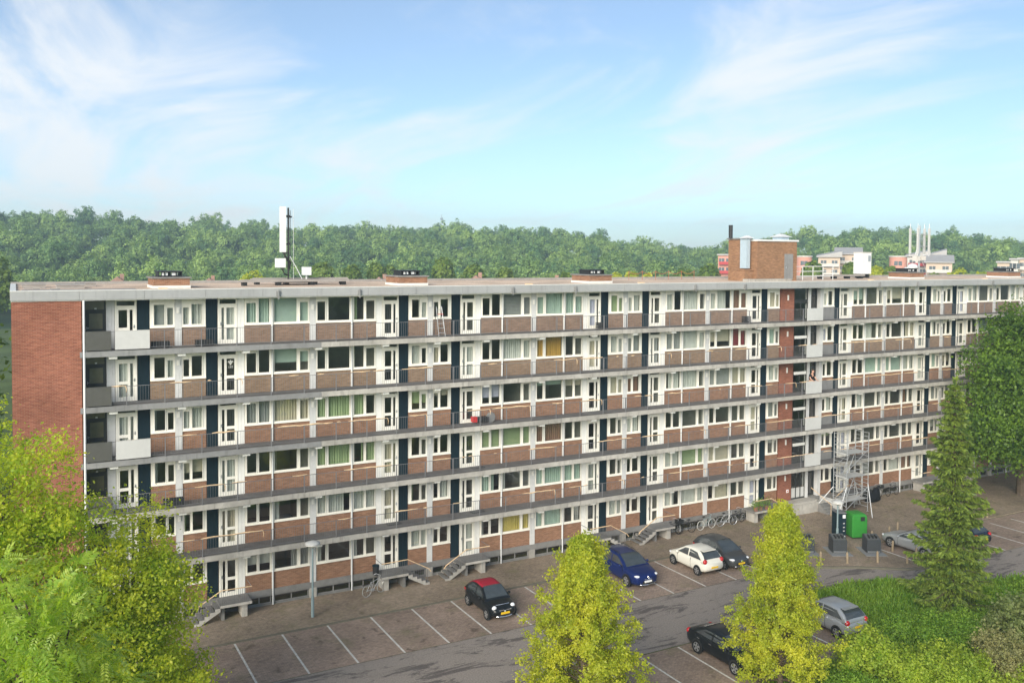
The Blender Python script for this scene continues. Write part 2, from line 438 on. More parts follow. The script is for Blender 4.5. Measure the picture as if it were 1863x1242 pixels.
class MB:
    def __init__(s):
        s.v, s.f, s.m = [], [], []

    def add(s, vs, fs, mi=0):
        o = len(s.v)
        s.v.extend(tuple(v) for v in vs)
        for f in fs:
            s.f.append(tuple(i + o for i in f)); s.m.append(mi)
        return s

    def box(s, x0, x1, y0, y1, z0, z1, mi=0):
        if x0 > x1: x0, x1 = x1, x0
        if y0 > y1: y0, y1 = y1, y0
        if z0 > z1: z0, z1 = z1, z0
        return s.add([(x0, y0, z0), (x1, y0, z0), (x1, y1, z0), (x0, y1, z0), (x0, y0, z1), (x1, y0, z1), (x1, y1, z1), (x0, y1, z1)], BOXF, mi)

    def tube(s, pts, r, n=6, mi=0, cap=True):
        pts = [Vector(p) for p in pts]
        rs = r if isinstance(r, (list, tuple)) else [r] * len(pts)
        rings = []
        for i, p in enumerate(pts):
            a = pts[max(i - 1, 0)]; b = pts[min(i + 1, len(pts) - 1)]
            d = (b - a)
            d = d.normalized() if d.length > 1e-9 else Vector((0, 0, 1))
            u = d.cross(Vector((0, 0, 1)))
            u = u.normalized() if u.length > 1e-3 else Vector((1, 0, 0))
            w = d.cross(u)
            rings.append([p + (u * math.cos(2 * math.pi * k / n) + w * math.sin(2 * math.pi * k / n)) * rs[i] for k in range(n)])
        vs = [v for rg in rings for v in rg]
        fs = []
        for i in range(len(pts) - 1):
            for k in range(n):
                fs.append((i * n + k, i * n + (k + 1) % n, (i + 1) * n + (k + 1) % n, (i + 1) * n + k))
        if cap:
            fs.append(tuple(range(n))[::-1]); fs.append(tuple((len(pts) - 1) * n + k for k in range(n)))
        return s.add(vs, fs, mi)

    def lathe(s, prof, n=16, axis='z', c=(0, 0, 0), mi=0):
        """prof: (radius, height) pairs from one end to the other."""
        vs, fs = [], []
        for r, h in prof:
            for k in range(n):
                a = 2 * math.pi * k / n
                p = (r * math.cos(a), r * math.sin(a), h)
                if axis == 'y': p = (p[0], p[2], p[1])
                if axis == 'x': p = (p[2], p[0], p[1])
                vs.append((p[0] + c[0], p[1] + c[1], p[2] + c[2]))
        for i in range(len(prof) - 1):
            for k in range(n):
                fs.append((i * n + k, i * n + (k + 1) % n, (i + 1) * n + (k + 1) % n, (i + 1) * n + k))
        fs.append(tuple(range(n))[::-1]); fs.append(tuple((len(prof) - 1) * n + k for k in range(n)))
        return s.add(vs, fs, mi)

    def prism(s, poly, z0, z1, mi=0):
        n = len(poly)
        vs = [(x, y, z0) for x, y in poly] + [(x, y, z1) for x, y in poly]
        fs = [tuple(range(n))[::-1], tuple(range(n, 2 * n))] + [(i, (i + 1) % n, n + (i + 1) % n, n + i) for i in range(n)]
        return s.add(vs, fs, mi)

    def blob(s, c, r, nu=10, nv=6, mi=0):
        vs, fs = [], []
        for j in range(nv + 1):
            t = math.pi * j / nv
            for i in range(nu):
                a = 2 * math.pi * i / nu
                vs.append((c[0] + r[0] * math.sin(t) * math.cos(a), c[1] + r[1] * math.sin(t) * math.sin(a), c[2] + r[2] * math.cos(t)))
        for j in range(nv):
            for i in range(nu):
                fs.append((j * nu + i, (j + 1) * nu + i, (j + 1) * nu + (i + 1) % nu, j * nu + (i + 1) % nu))
        return s.add(vs, fs, mi)

    def mesh(s, name, mats, smooth=False):
        me = bpy.data.meshes.new(name)
        me.from_pydata(s.v, [], s.f)
        for m in (mats if isinstance(mats, (list, tuple)) else [mats]):
            me.materials.append(M[m] if isinstance(m, str) else m)
        if any(s.m): me.polygons.foreach_set('material_index', s.m)
        if smooth: me.polygons.foreach_set('use_smooth', [True] * len(s.f))
        me.update()
        return me

    def build(s, name, mats, parent=None, loc=None, rz=0, smooth=False):
        return link(name, s.mesh(name, mats, smooth), parent, loc, rz)


def link(name, me, parent=None, loc=None, rz=0):
    o = bpy.data.objects.new(name, me)
    COL.objects.link(o)
    if parent: o.parent = parent
    if loc: o.location = loc
    if rz: o.rotation_euler = (0, 0, rz)
    return o


def empty(name, loc=(0, 0, 0), rz=0, parent=None):
    return link(name, None, parent, loc, rz)


def tag(o, label=None, cat=None, group=None, kind=None):
    if label: o['label'] = label
    if cat: o['category'] = cat
    if group: o['group'] = group
    if kind: o['kind'] = kind
    return o


def copy_tree(o, parent=None):
    c = o.copy(); COL.objects.link(c); c.parent = parent
    for ch in list(o.children): copy_tree(ch, c)
    return c


def np_mesh(name, verts, quads, mats, smooth=False):
    me = bpy.data.meshes.new(name)
    verts = np.asarray(verts, dtype=np.float32).reshape(-1, 3); quads = np.asarray(quads, dtype=np.int32)
    nq, k = quads.shape
    me.vertices.add(len(verts)); me.vertices.foreach_set('co', verts.ravel())
    me.loops.add(nq * k); me.loops.foreach_set('vertex_index', quads.ravel())
    me.polygons.add(nq); me.polygons.foreach_set('loop_start', np.arange(0, nq * k, k, dtype=np.int32))
    me.polygons.foreach_set('loop_total', np.full(nq, k, dtype=np.int32))
    if smooth: me.polygons.foreach_set('use_smooth', np.ones(nq, dtype=bool))
    for m in (mats if isinstance(mats, (list, tuple)) else [mats]): me.materials.append(M[m])
    me.update(calc_edges=True)
    return me


# ------------------------------------------------------------------ ground, roads, pavements
rnd = random.Random(7)


def sheet(name, poly, z, mat, kind='structure', parent=None):
    me = bpy.data.meshes.new(name)
    bm = bmesh.new()
    f = bm.faces.new([bm.verts.new((x, y, z)) for x, y in poly])
    if f.normal.z < 0: f.normal_flip()
    bmesh.ops.recalc_face_normals(bm, faces=bm.faces)
    bmesh.ops.triangulate(bm, faces=bm.faces)
    for f in bm.faces:
        f.normal_update()
        if f.normal.z < 0: f.normal_flip()
    bm.to_mesh(me); bm.free()
    me.materials.append(M[mat])
    o = link(name, me, parent)
    if kind: o['kind'] = kind
    return o


sheet('ground', [(-800, -900), (1000, -900), (1000, 900), (-800, 900)], -.03, 'meadow')
ROAD_LOW = [(31.6, -14.7), (32.2, -13.2), (33.5, -12.45), (36, -12.7), (38.2, -13.3), (40, -14.2), (43, -15.8), (47, -17.4), (55, -19.5), (110, -30)]
sheet('road', [(-60, -9.1), (33.4, -9.1), (36, -9.6), (38.8, -11.05), (41.3, -12.75), (43, -13.4), (60, -13.4), (110, -20)] + ROAD_LOW[::-1] + [(-60, -14.7)], 0.0, 'asphalt')
PLAZA = [(-14, .3), (90, .3), (90, -8.2), (43, -8.2), (43, -13.35), (41.3, -12.7), (38.8, -11.0), (36, -9.55), (34.2, -9.05), (33.2, -8.9), (33.2, -3.95), (-14, -3.95)]
mb = MB(); mb.prism(PLAZA[::-1], -.02, .05)
tag(mb.build('pavement', 'paving'), kind='structure')


def strip(name, pts, w, z0, z1, mat, parent=None):
    mb = MB()
    for i in range(len(pts) - 1):
        a, b = Vector(pts[i]), Vector(pts[i + 1])
        d = (b - a).normalized(); n = Vector((-d.y, d.x)) * w / 2
        mb.prism([tuple(a - n), tuple(b - n), tuple(b + n), tuple(a + n)], z0, z1)
    return mb.build(name, mat, parent)


tag(strip('kerb', [(-14, -4.02), (33.27, -4.02)], .13, -.02, .056, 'kerb'), kind='structure')
tag(strip('kerb', [(33.27, -4.1), (33.27, -8.92), (34.2, -9.12), (36, -9.62), (38.8, -11.07), (41.3, -12.77), (43, -13.42)], .14, -.02, .11, 'kerb'), kind='structure')
tag(strip('kerb', ROAD_LOW[:-1], .16, -.02, .10, 'kerb'), kind='structure')


def parking(rect, xs, y0, y1):
    p = sheet('parking_bays', [(rect[0], rect[2]), (rect[1], rect[2]), (rect[1], rect[3]), (rect[0], rect[3])], .004, 'parking')
    for i, x in enumerate(xs):
        mb = MB(); mb.box(x - .05, x + .05, y0, y1, .0065, .009)
        mb.build('parking_line', 'paint_line', p)


parking((-14, 33.2, -9.07, -4.08), [1.97 + 2.39 * i for i in range(-3, 14)], -4.12, -9.05)
parking((4, 31.5, -19.8, -14.78), [19.1 + 2.35 * i for i in range(-5, 6)], -14.85, -19.6)
parking((43.05, 70, -13.38, -8.3), [43.2 + 2.45 * i for i in range(0, 8)], -9.0, -13.3)

# ------------------------------------------------------------------ the apartment block
W = 7.19
XL, XR = -7.66, 83.35
BLD = empty('apartment_building', (0, 0, 0))
tag(BLD, 'long six-storey gallery apartment block of brown brick with dark blue panels and flat roof', 'apartment building')
BAYS = [(W * i, bool(i % 2)) for i in range(6)] + [(47.40 + W * i, bool(i % 2)) for i in range(5)]
FLOOR = {k: 2.75 * k - 1.80 for k in range(1, 7)}
UNDER = {k: 2.75 * k - 2.07 for k in range(1, 8)}
CACHE = {}


def brick_of(k):
    return 'brick_grey' if k == 6 else 'brick_tan' if k == 5 else 'brick_brown'


def mx(x0, x1, mir):
    return (W - x1, W - x0) if mir else (x0, x1)


def shared(key, fn):
    if key not in CACHE: CACHE[key] = fn()
    return CACHE[key]


def holes_frame(mb, x0, x1, z0, z1, holes, y0, y1, mi=0):
    xs = sorted({x0, x1, *[h[0] for h in holes], *[h[1] for h in holes]})
    for a, b in zip(xs, xs[1:]):
        c = (a + b) / 2
        cut = sorted([(h[2], h[3]) for h in holes if h[0] < c < h[1]])
        z = z0
        for h0, h1 in cut:
            if h0 > z: mb.box(a, b, y0, y1, z, h0, mi)
            z = h1
        if z < z1: mb.box(a, b, y0, y1, z, z1, mi)
    return mb


def ring(mb, h, w, y0, y1, mi=0):
    x0, x1, z0, z1 = h
    mb.box(x0 - w, x1 + w, y0, y1, z1, z1 + w, mi); mb.box(x0 - w, x1 + w, y0, y1, z0 - w, z0, mi)
    mb.box(x0 - w, x0, y0, y1, z0, z1, mi); mb.box(x1, x1 + w, y0, y1, z0, z1, mi)


# (outer x, panes, sashes that open)
WIN = {
    'bed': ((.18, 1.39), [(.25, .54, 1.10, 1.99), (.67, 1.19, 1.10, 2.16)], (1,)),
    'liv1': ((3.42, 4.86), [(3.52, 4.04, 1.10, 2.16), (4.18, 4.76, 1.08, 2.38)], (0,)),
    'liv2': ((4.96, 7.01), [(5.03, 6.28, 1.08, 2.38), (6.46, 6.93, 1.10, 2.16)], (1,)),
}


def win_mesh(kind, mir):
    (x0, x1), holes, sash = WIN[kind]
    X = mx(x0, x1, mir)
    hs = [(*mx(h[0], h[1], mir), h[2], h[3]) for h in holes]
    mb = MB()
    holes_frame(mb, X[0], X[1], .95, 2.47, hs, .0, .07)
    for i in sash: ring(mb, hs[i], .045, -.028, -.001)
    mb.box(X[0], X[1], -.055, -.002, .952, 1.0)          # sill
    for i in sash:                                       # trickle vent above the sash
        if hs[i][3] < 2.2: mb.box(hs[i][0] - .01, hs[i][1] + .01, -.02, -.001, 2.27, 2.36)
    return mb.mesh('window', 'cream')


def pane_mesh(h):
    mb = MB(); mb.add([(h[0], .035, h[2]), (h[1], .035, h[2]), (h[1], .035, h[3]), (h[0], .035, h[3])], [(0, 1, 2, 3)])
    return mb.mesh('pane', 'glass')


def curtain_mesh(x0, x1, z0, z1, kind, seed):
    r = random.Random(seed)
    mb = MB()
    if kind == 'venetian':
        n = int((z1 - z0) / .085)
        for i in range(n):
            z = z0 + (z1 - z0) * i / n
            mb.add([(x0, .17, z), (x1, .17, z), (x1, .21, z + .07), (x0, .21, z + .07)], [(0, 1, 2, 3)])
        return mb
    n = max(6, int((x1 - x0) / .045))
    amp = .0 if kind == 'roller' else .03
    ph = r.random() * 6
    vs = []
    for i in range(n + 1):
        x = x0 + (x1 - x0) * i / n
        y = .19 + amp * math.sin(i * 1.9 + ph) + amp * .6 * math.sin(i * .7 + ph * 2)
        vs += [(x, y, z0), (x, y, z1)]
    mb.add(vs, [(2 * i, 2 * i + 2, 2 * i + 3, 2 * i + 1) for i in range(n)])
    return mb


def door_mesh(mir):
    mb = MB()
    X = mx(2.02, 3.05, mir)
    tr = (*mx(2.12, 2.96, mir), 2.15, 2.37)
    leaf = (*mx(2.12, 2.96, mir), .03, 2.03)
    holes_frame(mb, X[0], X[1], 0, 2.47, [tr, leaf], .0, .08)
    gs = door_glass(mir)[1:]
    holes_frame(mb, leaf[0], leaf[1], .03, 2.03, gs, .02, .065)
    return mb.mesh('door', 'cream')


def door_glass(mir):
    return [(*mx(2.12, 2.96, mir), 2.15, 2.37), (*mx(2.21, 2.35, mir), .22, 1.93), (*mx(2.47, 2.88, mir), 1.02, 1.93), (*mx(2.47, 2.88, mir), .22, .86)]


def glazing_mesh(hs, name='glazing', y=.042):
    mb = MB()
    for h in hs: mb.add([(h[0], y, h[2]), (h[1], y, h[2]), (h[1], y, h[3]), (h[0], y, h[3])], [(0, 1, 2, 3)])
    return mb.mesh(name, 'glass')


def ribbed(x0, x1, z0, z1, mat, name, step=.095):
    mb = MB(); mb.box(x0, x1, .03, .07, z0, z1)
    n = max(2, int((x1 - x0) / step)); s = (x1 - x0) / n
    for i in range(n): mb.box(x0 + s * i + .006, x0 + s * (i + 1) - .012, .012, .0295, z0, z1)
    return mb.mesh(name, mat)


CURT = ['curtain_white', 'curtain_white', 'curtain_mint', 'curtain_cream', 'curtain_grey', 'curtain_green', 'curtain_white', 'curtain_white', 'curtain_lilac', 'curtain_brown', 'curtain_grey']
# (storey, bay, unit): (material, fold kind, coverage) seen in particular flats
SPECIAL = {
    (6, 0, 'liv1'): ('curtain_mint', 'fold', 1), (6, 0, 'liv2'): ('curtain_mint', 'roller', 1), (6, 1, 'liv1'): None, (6, 1, 'liv2'): None,
    (5, 0, 'liv1'): None, (5, 0, 'liv2'): ('curtain_mint', 'roller', .62), (5, 1, 'liv1'): None, (5, 1, 'liv2'): None,
    (4, 0, 'liv1'): ('curtain_grey', 'fold', 1), (4, 0, 'liv2'): ('curtain_cream', 'fold', 1), (4, 1, 'liv2'): ('curtain_green', 'fold', 1), (4, 1, 'liv1'): ('curtain_green', 'fold', .5),
    (3, 1, 'liv2'): ('curtain_green', 'fold', 1), (3, 1, 'liv1'): ('curtain_green', 'fold', .6), (3, 0, 'liv2'): None, (3, 0, 'liv1'): None,
    (2, 1, 'liv2'): ('curtain_white', 'fold', .8), (2, 0, 'liv2'): None, (1, 0, 'liv2'): ('curtain_grey', 'fold', .5), (1, 1, 'liv2'): None,
    (1, 2, 'liv2'): ('curtain_yellow', 'fold', 1), (1, 2, 'liv1'): None, (5, 3, 'liv2'): ('curtain_mustard', 'fold', 1), (5, 3, 'liv1'): None,
    (6, 2, 'liv2'): ('curtain_grey', 'venetian', 1), (6, 2, 'liv1'): None, (3, 2, 'liv2'): ('curtain_green', 'venetian', 1), (3, 2, 'liv1'): ('curtain_green', 'venetian', 1),
    (6, 3, 'liv2'): ('curtain_mint', 'fold', 1), (6, 3, 'liv1'): ('curtain_mint', 'fold', 1), (5, 2, 'liv2'): ('curtain_white', 'fold', 1), (4, 2, 'liv2'): None,
    (2, 3, 'liv2'): ('curtain_mint', 'fold', 1), (2, 3, 'liv1'): ('curtain_mint', 'fold', 1), (4, 3, 'liv2'): ('curtain_mint', 'roller', .35), (2, 2, 'liv2'): None,
    (6, 4, 'liv2'): ('curtain_white', 'fold', .7), (6, 5, 'liv2'): ('curtain_white', 'fold', .8), (5, 5, 'liv1'): ('curtain_maroon', 'roller', 1), (4, 5, 'liv1'): ('curtain_cream', 'roller', 1),
}


def window(kind, mir, x0, k, bi, near):
    z = FLOOR[k]
    w = link('window', shared(('win', kind, mir), lambda: win_mesh(kind, mir)), BLD, (x0, 0, z))
    hs = [(*mx(h[0], h[1], mir), h[2], h[3]) for h in WIN[kind][1]]
    if near:
        for i, h in enumerate(hs): link('pane', shared(('pane', kind, mir, i), lambda: pane_mesh(h)), w)
    else:
        link('glazing', shared(('gl', kind, mir), lambda: glazing_mesh(hs, y=.035)), w)
    r = random.Random(f'{kind}{k}{bi}')
    sp = SPECIAL.get((k, bi, kind), 'rnd')
    if sp == 'rnd':
        if r.random() < (.28 if k > 3 else .5): sp = None
        else: sp = (r.choice(CURT), r.choice(['fold', 'fold', 'roller']), r.choice([1, 1, .7, .45]))
    if sp is None:
        # drawn-back curtains at the sides of an open room
        if r.random() < .6:
            a, b = min(h[0] for h in hs), max(h[1] for h in hs)
            c = curtain_mesh(a - .05, a + (b - a) * r.uniform(.08, .2), .95, 2.45, 'fold', r.random())
            c.build('curtain', r.choice(CURT[:7]), w)
        return
    a, b = min(h[0] for h in hs), max(h[1] for h in hs)
    if sp[1] == 'roller':
        z0 = 2.45 - 1.45 * sp[2]; xa, xb = a - .04, b + .04
    else:
        z0 = .95
        xa, xb = (a - .04, a + (b - a + .08) * sp[2]) if r.random() < .5 else (b + .04 - (b - a + .08) * sp[2], b + .04)
    curtain_mesh(xa, xb, z0, 2.45, sp[1], r.random()).build('curtain', sp[0], w)


def bed_front(x0, mir, k, bi, near):
    window('bed', mir, x0, k, bi, near)
    X = mx(.18, 1.39, mir)
    bt = brick_of(k)
    link('brick_panel', shared(('bpb', mir, bt), lambda: MB().box(X[0], X[1], .015, .2, -.02, .95).mesh('brick_panel', bt)), BLD, (x0, 0, FLOOR[k]))
    D = mx(1.41, 1.98, mir)
    link('cladding_panel', shared(('dark', mir), lambda: ribbed(D[0], D[1], -.03, 2.48, 'dark_panel', 'cladding_panel')), BLD, (x0, 0, FLOOR[k]))
    d = link('door', shared(('door', mir), lambda: door_mesh(mir)), BLD, (x0, 0, FLOOR[k]))
    link('door_glass', shared(('dg', mir), lambda: glazing_mesh(door_glass(mir), 'door_glass')), d)
    hx = (W - 2.16) if mir else 2.16
    link('handle', shared(('hd', mir), lambda: MB().box(hx - .012, hx + .012, -.05, .018, 1.0, 1.16).box(hx - .01, hx + .09 * (-1 if mir else 1), -.05, -.03, 1.06, 1.08).mesh('handle', 'metal')), d)
    r = random.Random(f'd{k}{bi}')
    if r.random() < .55:
        c = r.choice(['curtain_white', 'curtain_lilac', 'curtain_grey', 'curtain_cream', 'curtain_dark'])
        X2 = mx(2.18, 2.92, mir)
        curtain_mesh(X2[0], X2[1], .1, 1.98, 'fold', r.random()).build('curtain', c, d)


def column(x, k, w=.35):
    link('column', shared(('col', w), lambda: MB().box(-w / 2, w / 2, -.03, .3, -.02, 2.47).mesh('column', 'column_grey')), BLD, (x, 0, FLOOR[k]))
    l = link('wall_lamp', shared('wlamp', lambda: MB().box(-.06, .06, -.10, -.032, 1.72, 1.99).box(-.075, .075, -.06, -.031, 1.70, 2.01).mesh('wall_lamp', 'lamp_white')), BLD, (x, 0, FLOOR[k]))


for bi, (x0, mir) in enumerate(BAYS):
    near = x0 < 40
    for k in range(1, 7):
        bed_front(x0, mir, k, bi, near)
        window('liv1', mir, x0, k, bi, near)
        window('liv2', mir, x0, k, bi, near)
        P = mx(3.06, 3.41, mir)
        link('wall_panel', shared(('wp', mir), lambda: ribbed(P[0], P[1], 0, 2.47, 'white_panel', 'wall_panel', .12)), BLD, (x0, 0, FLOOR[k]))
        for nm, a, b in (('one', 3.42, 4.86), ('two', 4.96, 7.01)):
            A = mx(a, b, mir)
            bt = brick_of(k)
            link('brick_panel', shared(('bp' + nm, mir, bt), lambda: MB().box(A[0], A[1], .015, .2, -.02, .95).mesh('brick_panel', bt)), BLD, (x0, 0, FLOOR[k]))
        G = mx(4.86, 4.96, mir)
        link('mullion', shared(('mul', mir), lambda: MB().box(G[0], G[1], .01, .2, -.02, 2.47).mesh('mullion', 'column_grey')), BLD, (x0, 0, FLOOR[k]))
        if bi != 0 and x0 > 1: column(x0, k) if bi != 6 else None
    column_x = x0
for k in range(1, 7):
    column(0, k)
    column(XR, k)
    # left end: mirrored half flat, store-room door, end column
    bed_front(-W, True, k, -1, True)
    link('wall_panel', MB().box(-3.46, -3.07, -.02, .25, -.02, 2.47).mesh('wall_panel', 'column_grey'), BLD, (0, 0, FLOOR[k]))
    d = MB(); holes_frame(d, -4.62, -3.48, 0, 2.47, [(-4.25, -3.62, 1.0, 1.78), (-4.4, -3.55, 1.98, 2.4), (-4.25, -3.62, .2, .8)], .0, .09)
    d = d.build('storage_door', 'black_frame', BLD, (0, 0, FLOOR[k]))
    g = MB()
    for h in ((-4.25, -3.62, 1.0, 1.78), (-4.4, -3.55, 1.98, 2.4), (-4.25, -3.62, .2, .8)): g.box(h[0], h[1], .03, .05, h[2], h[3])
    g.build('door_infill', 'olive_pane', d)
    MB().box(-4.36, -4.34, -.06, 0, .98, 1.12).box(-4.36, -4.26, -.06, -.045, 1.05, 1.07).build('handle', 'metal', d)
    MB().box(-4.0, -3.9, -.07, -.002, 2.0, 2.06).build('door_lamp', 'lamp_white', d)

# galleries (floor slab, edge beams, railing, brackets)
EDGE_X = [-4.75, 0, 7.3] + [14.38 + W * i for i in range(9)] + [XR]


def railing(x0, x1, y, z, step=.13, post=1.8, p0=-.85):
    mb = MB()
    mb.box(x0, x1, y - .02, y + .02, .93, .955)
    mb.box(x0, x1, y - .012, y + .012, .10, .12)
    n = int((x1 - x0) / step)
    for i in range(n + 1):
        x = x0 + (x1 - x0) * i / n
        mb.box(x - .005, x + .005, y - .005, y + .005, .12, .93)
    i0 = math.ceil((x0 - p0) / post)
    x = p0 + i0 * post
    while x < x1:
        mb.box(x - .022, x + .022, y - .03, y + .025, -.25, .93); x += post
    return mb


GAL = {}
for k in range(2, 7):
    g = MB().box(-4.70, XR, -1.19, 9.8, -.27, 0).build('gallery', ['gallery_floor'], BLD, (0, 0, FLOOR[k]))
    GAL[k] = g
    MB().box(-4.70, XR, -1.18, .0, -.285, -.272).build('soffit', 'soffit', g)
    for a, b in zip(EDGE_X, EDGE_X[1:]):
        painted = k >= 4 and b <= 7.4
        MB().box(a + .004, b - .004, -1.30, -1.192, -.29, -.015).build('edge_beam', 'slab_grey' if painted else 'concrete', g)
    link('railing', shared('rail', lambda: railing(-4.62, XR, -1.245, 0).mesh('railing', 'rail')), g)
    for x0, mir in [(-W, True)] + BAYS:
        for xx in (0.0, W - 3.25 if mir else 3.25):
            X = x0 + xx
            if X < -4 or 42.9 < X < 44: continue
            link('bracket', shared('brk', lambda: MB().box(-.19, .19, -1.17, -.85, -.425, -.286).mesh('bracket', 'lamp_white')), g, (X, 0, 0))
    # remains of the wooden handrail
    if k <= 5:
        r = random.Random(40 + k)
        x = -4.5
        while x < XR - 1:
            x += r.choice([.3, .6, 1.2, 2.0, 3.2]) * r.uniform(.6, 1.4)
            ln = r.choice([.25, .5, .9, 1.6, 2.6]) * r.uniform(.7, 1.3)
            if x > 40: ln *= 1.7
            n = max(2, int(ln / .3)); pts = []
            for i in range(n + 1): pts.append((x + ln * i / n, -1.25 + r.uniform(-.012, .012), .975 + r.uniform(-.02, .022)))
            mb = MB().tube(pts, [.016] + [r.uniform(.024, .045) for _ in range(n - 1)] + [.014], 5)
            if r.random() < .25: mb.tube([pts[-1], (pts[-1][0] + .05, -1.27, .8), (pts[-1][0] + .02, -1.28, .62)], [.02, .02, .008], 5)
            mb.build('handrail_strip', 'wood_strip', g)
            x += ln
for k, x0, x1, mt in ((6, -4.5, -3.35, 'dark_plate'), (5, -4.5, -3.35, 'dark_plate'), (4, -4.5, -3.35, 'dark_plate'), (3, -4.5, -3.35, 'dark_plate'), (6, -3.17, -1.56, 'grey_plate'), (4, -3.17, -1.56, 'grey_plate'),
                      (6, 44.46, 46.12, 'grey_plate'), (5, 44.46, 46.12, 'grey_plate'), (4, 44.46, 46.12, 'grey_plate'), (3, 44.46, 46.12, 'grey_plate'), (2, 44.46, 46.12, 'grey_plate')):
    MB().box(x0, x1, -1.335, -1.305, .05, .97).box(x0, x1, -1.345, -1.30, .972, .99).build('balcony_panel', mt, GAL[k])

# ground storey: floor slab, basement
MB().box(XL + .05, XR, .0, 9.8, .55, .95).build('ground_floor_slab', 'concrete_dark', BLD)
MB().box(-4.6, 43.1, -.03, -.002, .60, .93).box(47.6, XR, -.03, -.002, .60, .93).build('plinth_beam', 'concrete_dark', BLD)
MB().box(-4.6, XR, .02, .2, 0, .12).build('base_wall', 'concrete_dark', BLD)
xs = sorted([0] + [b[0] for b in BAYS if b[0] > 1] + [XR])
for x in xs: MB().box(x - .2, x + .2, -.035, .25, 0, .599).build('basement_pillar', 'concrete', BLD)
for x0, mir in [(-W, True)] + BAYS:
    for a, b, st in ((.22, 1.7, 0), (1.8, 3.3, 0), (3.5, 4.85, 1), (4.98, 6.97, 1)):
        A = mx(a, b, mir)
        if x0 + A[0] < -4.4: continue
        if x0 + A[1] > 43.0 and x0 < 47: continue
        mb = MB(); holes_frame(mb, A[0], A[1], .12, .58, [(A[0] + .07, (A[0] + A[1]) / 2 - .03, .19, .53), ((A[0] + A[1]) / 2 + .03, A[1] - .07, .19, .53)], .08, .13)
        w = link('basement_window', shared(('bw', a, mir), lambda: mb.mesh('basement_window', 'concrete_dark')), BLD, (x0, 0, 0))
        link('glazing', shared(('bwg', a, mir), lambda: glazing_mesh([(A[0] + .07, (A[0] + A[1]) / 2 - .03, .19, .53), ((A[0] + A[1]) / 2 + .03, A[1] - .07, .19, .53)], y=.105)), w)
MB().box(XL + .2, XR, 1.2, 1.3, 0, .55).build('basement_wall', 'black_frame', BLD)

# solid walls
MB().box(XL, -4.66, -1.2, 9.9, 0, 17.2).build('end_wall', 'brick_red', BLD)
MB().box(XR, XR + .3, -.2, 9.9, 0, 17.2).build('end_wall', 'brick_red', BLD)
MB().box(-4.6, XR, 9.82, 10.0, 0, 17.2).build('rear_wall', 'brick_brown', BLD)
MB().box(-4.6, XR, 4.6, 4.75, .95, 17.1).build('interior_wall', 'interior', BLD)
for x in xs + [42.98, 47.4]: MB().box(x - .08, x + .08, .31, 4.55, .95, 17.1).build('party_wall', 'interior', BLD)
for x0, mir in BAYS:
    X = x0 + (W - 3.2 if mir else 3.2)
    MB().box(X - .05, X + .05, .31, 4.55, .95, 17.1).build('partition_wall', 'interior', BLD)
MB().tube([(-4.56, -1.27, .05), (-4.56, -1.27, 17.2)], .055, 8).build('drainpipe', 'white_metal', BLD)
for x0, mir in BAYS:
    x = x0 + (W - 4.91 if mir else 4.91)
    p = MB().tube([(x, -.05, .06), (x, -.05, 17.1)], .042, 8).build('drainpipe', 'white_metal', BLD)
    MB().box(x - .10, x + .10, -1.40, -1.325, 17.28, 17.55).box(x - .03, x + .03, -1.44, -1.40, 17.1, 17.6).build('gutter_outlet', 'slab_grey', p)

# stair core
cx0, cx1 = 43.14, 47.57
for k in range(1, 7):
    z = FLOOR[k]
    MB().box(43.14, 44.45, -.02, .25, -.02, 2.47).build('core_wall', 'brick_red', BLD, (0, 0, z))
    MB().box(43.73, 43.82, -.10, -.022, 1.55, 1.95).build('wall_lamp', 'lamp_white', BLD, (0, 0, z))
    s = MB()
    if k == 1:
        hs = [(44.55, 44.97, .1, 2.3), (45.05, 45.45, .1, 2.3), (45.53, 45.9, .1, 2.3)]
    else:
        hs = [(44.55, 45.2, .1, 1.30), (45.26, 45.9, .1, 1.30), (44.55, 45.9, 1.58, 2.4)]
    holes_frame(s, 44.46, 45.97, -.02, 2.47, hs, .05, .12)
    s = s.build('stair_glazing_frame', 'black_frame', BLD, (0, 0, z))
    glazing_mesh(hs, y=.085); link('glazing', glazing_mesh(hs, y=.085), s)
    if k == 1: MB().box(44.56, 44.96, .06, .08, .1, .85).box(45.06, 45.44, .06, .08, .1, .85).box(45.54, 45.89, .06, .08, .1, .85).build('door_panel', 'grey_plate', s)
    elif k < 6: MB().box(44.6, 45.86, .0, .049, 1.34, 1.56).build('transom_panel', 'lamp_white', s)
    MB().box(45.98, 46.23, -.03, .3, -.02, 2.47).build('column', 'column_grey', BLD, (0, 0, z))
    MB().box(47.22, 47.57, -.03, .3, -.02, 2.47).build('column', 'column_grey', BLD, (0, 0, z))
    s = holes_frame(MB(), 46.24, 47.21, 0, 2.47, [(46.34, 47.1, .15, 1.75), (46.34, 47.1, 1.85, 2.4)], .35, .42).build('lobby_door', 'black_frame', BLD, (0, 0, z))
    link('glazing', glazing_mesh([(46.34, 47.1, .15, 1.75), (46.34, 47.1, 1.85, 2.4)], y=.38), s)
    if k > 1: MB().box(47.60, 48.78, -.012, .014, .0, .72 if k < 6 else .94).build('parapet_plate', 'slab_grey', BLD, (0, 0, z))
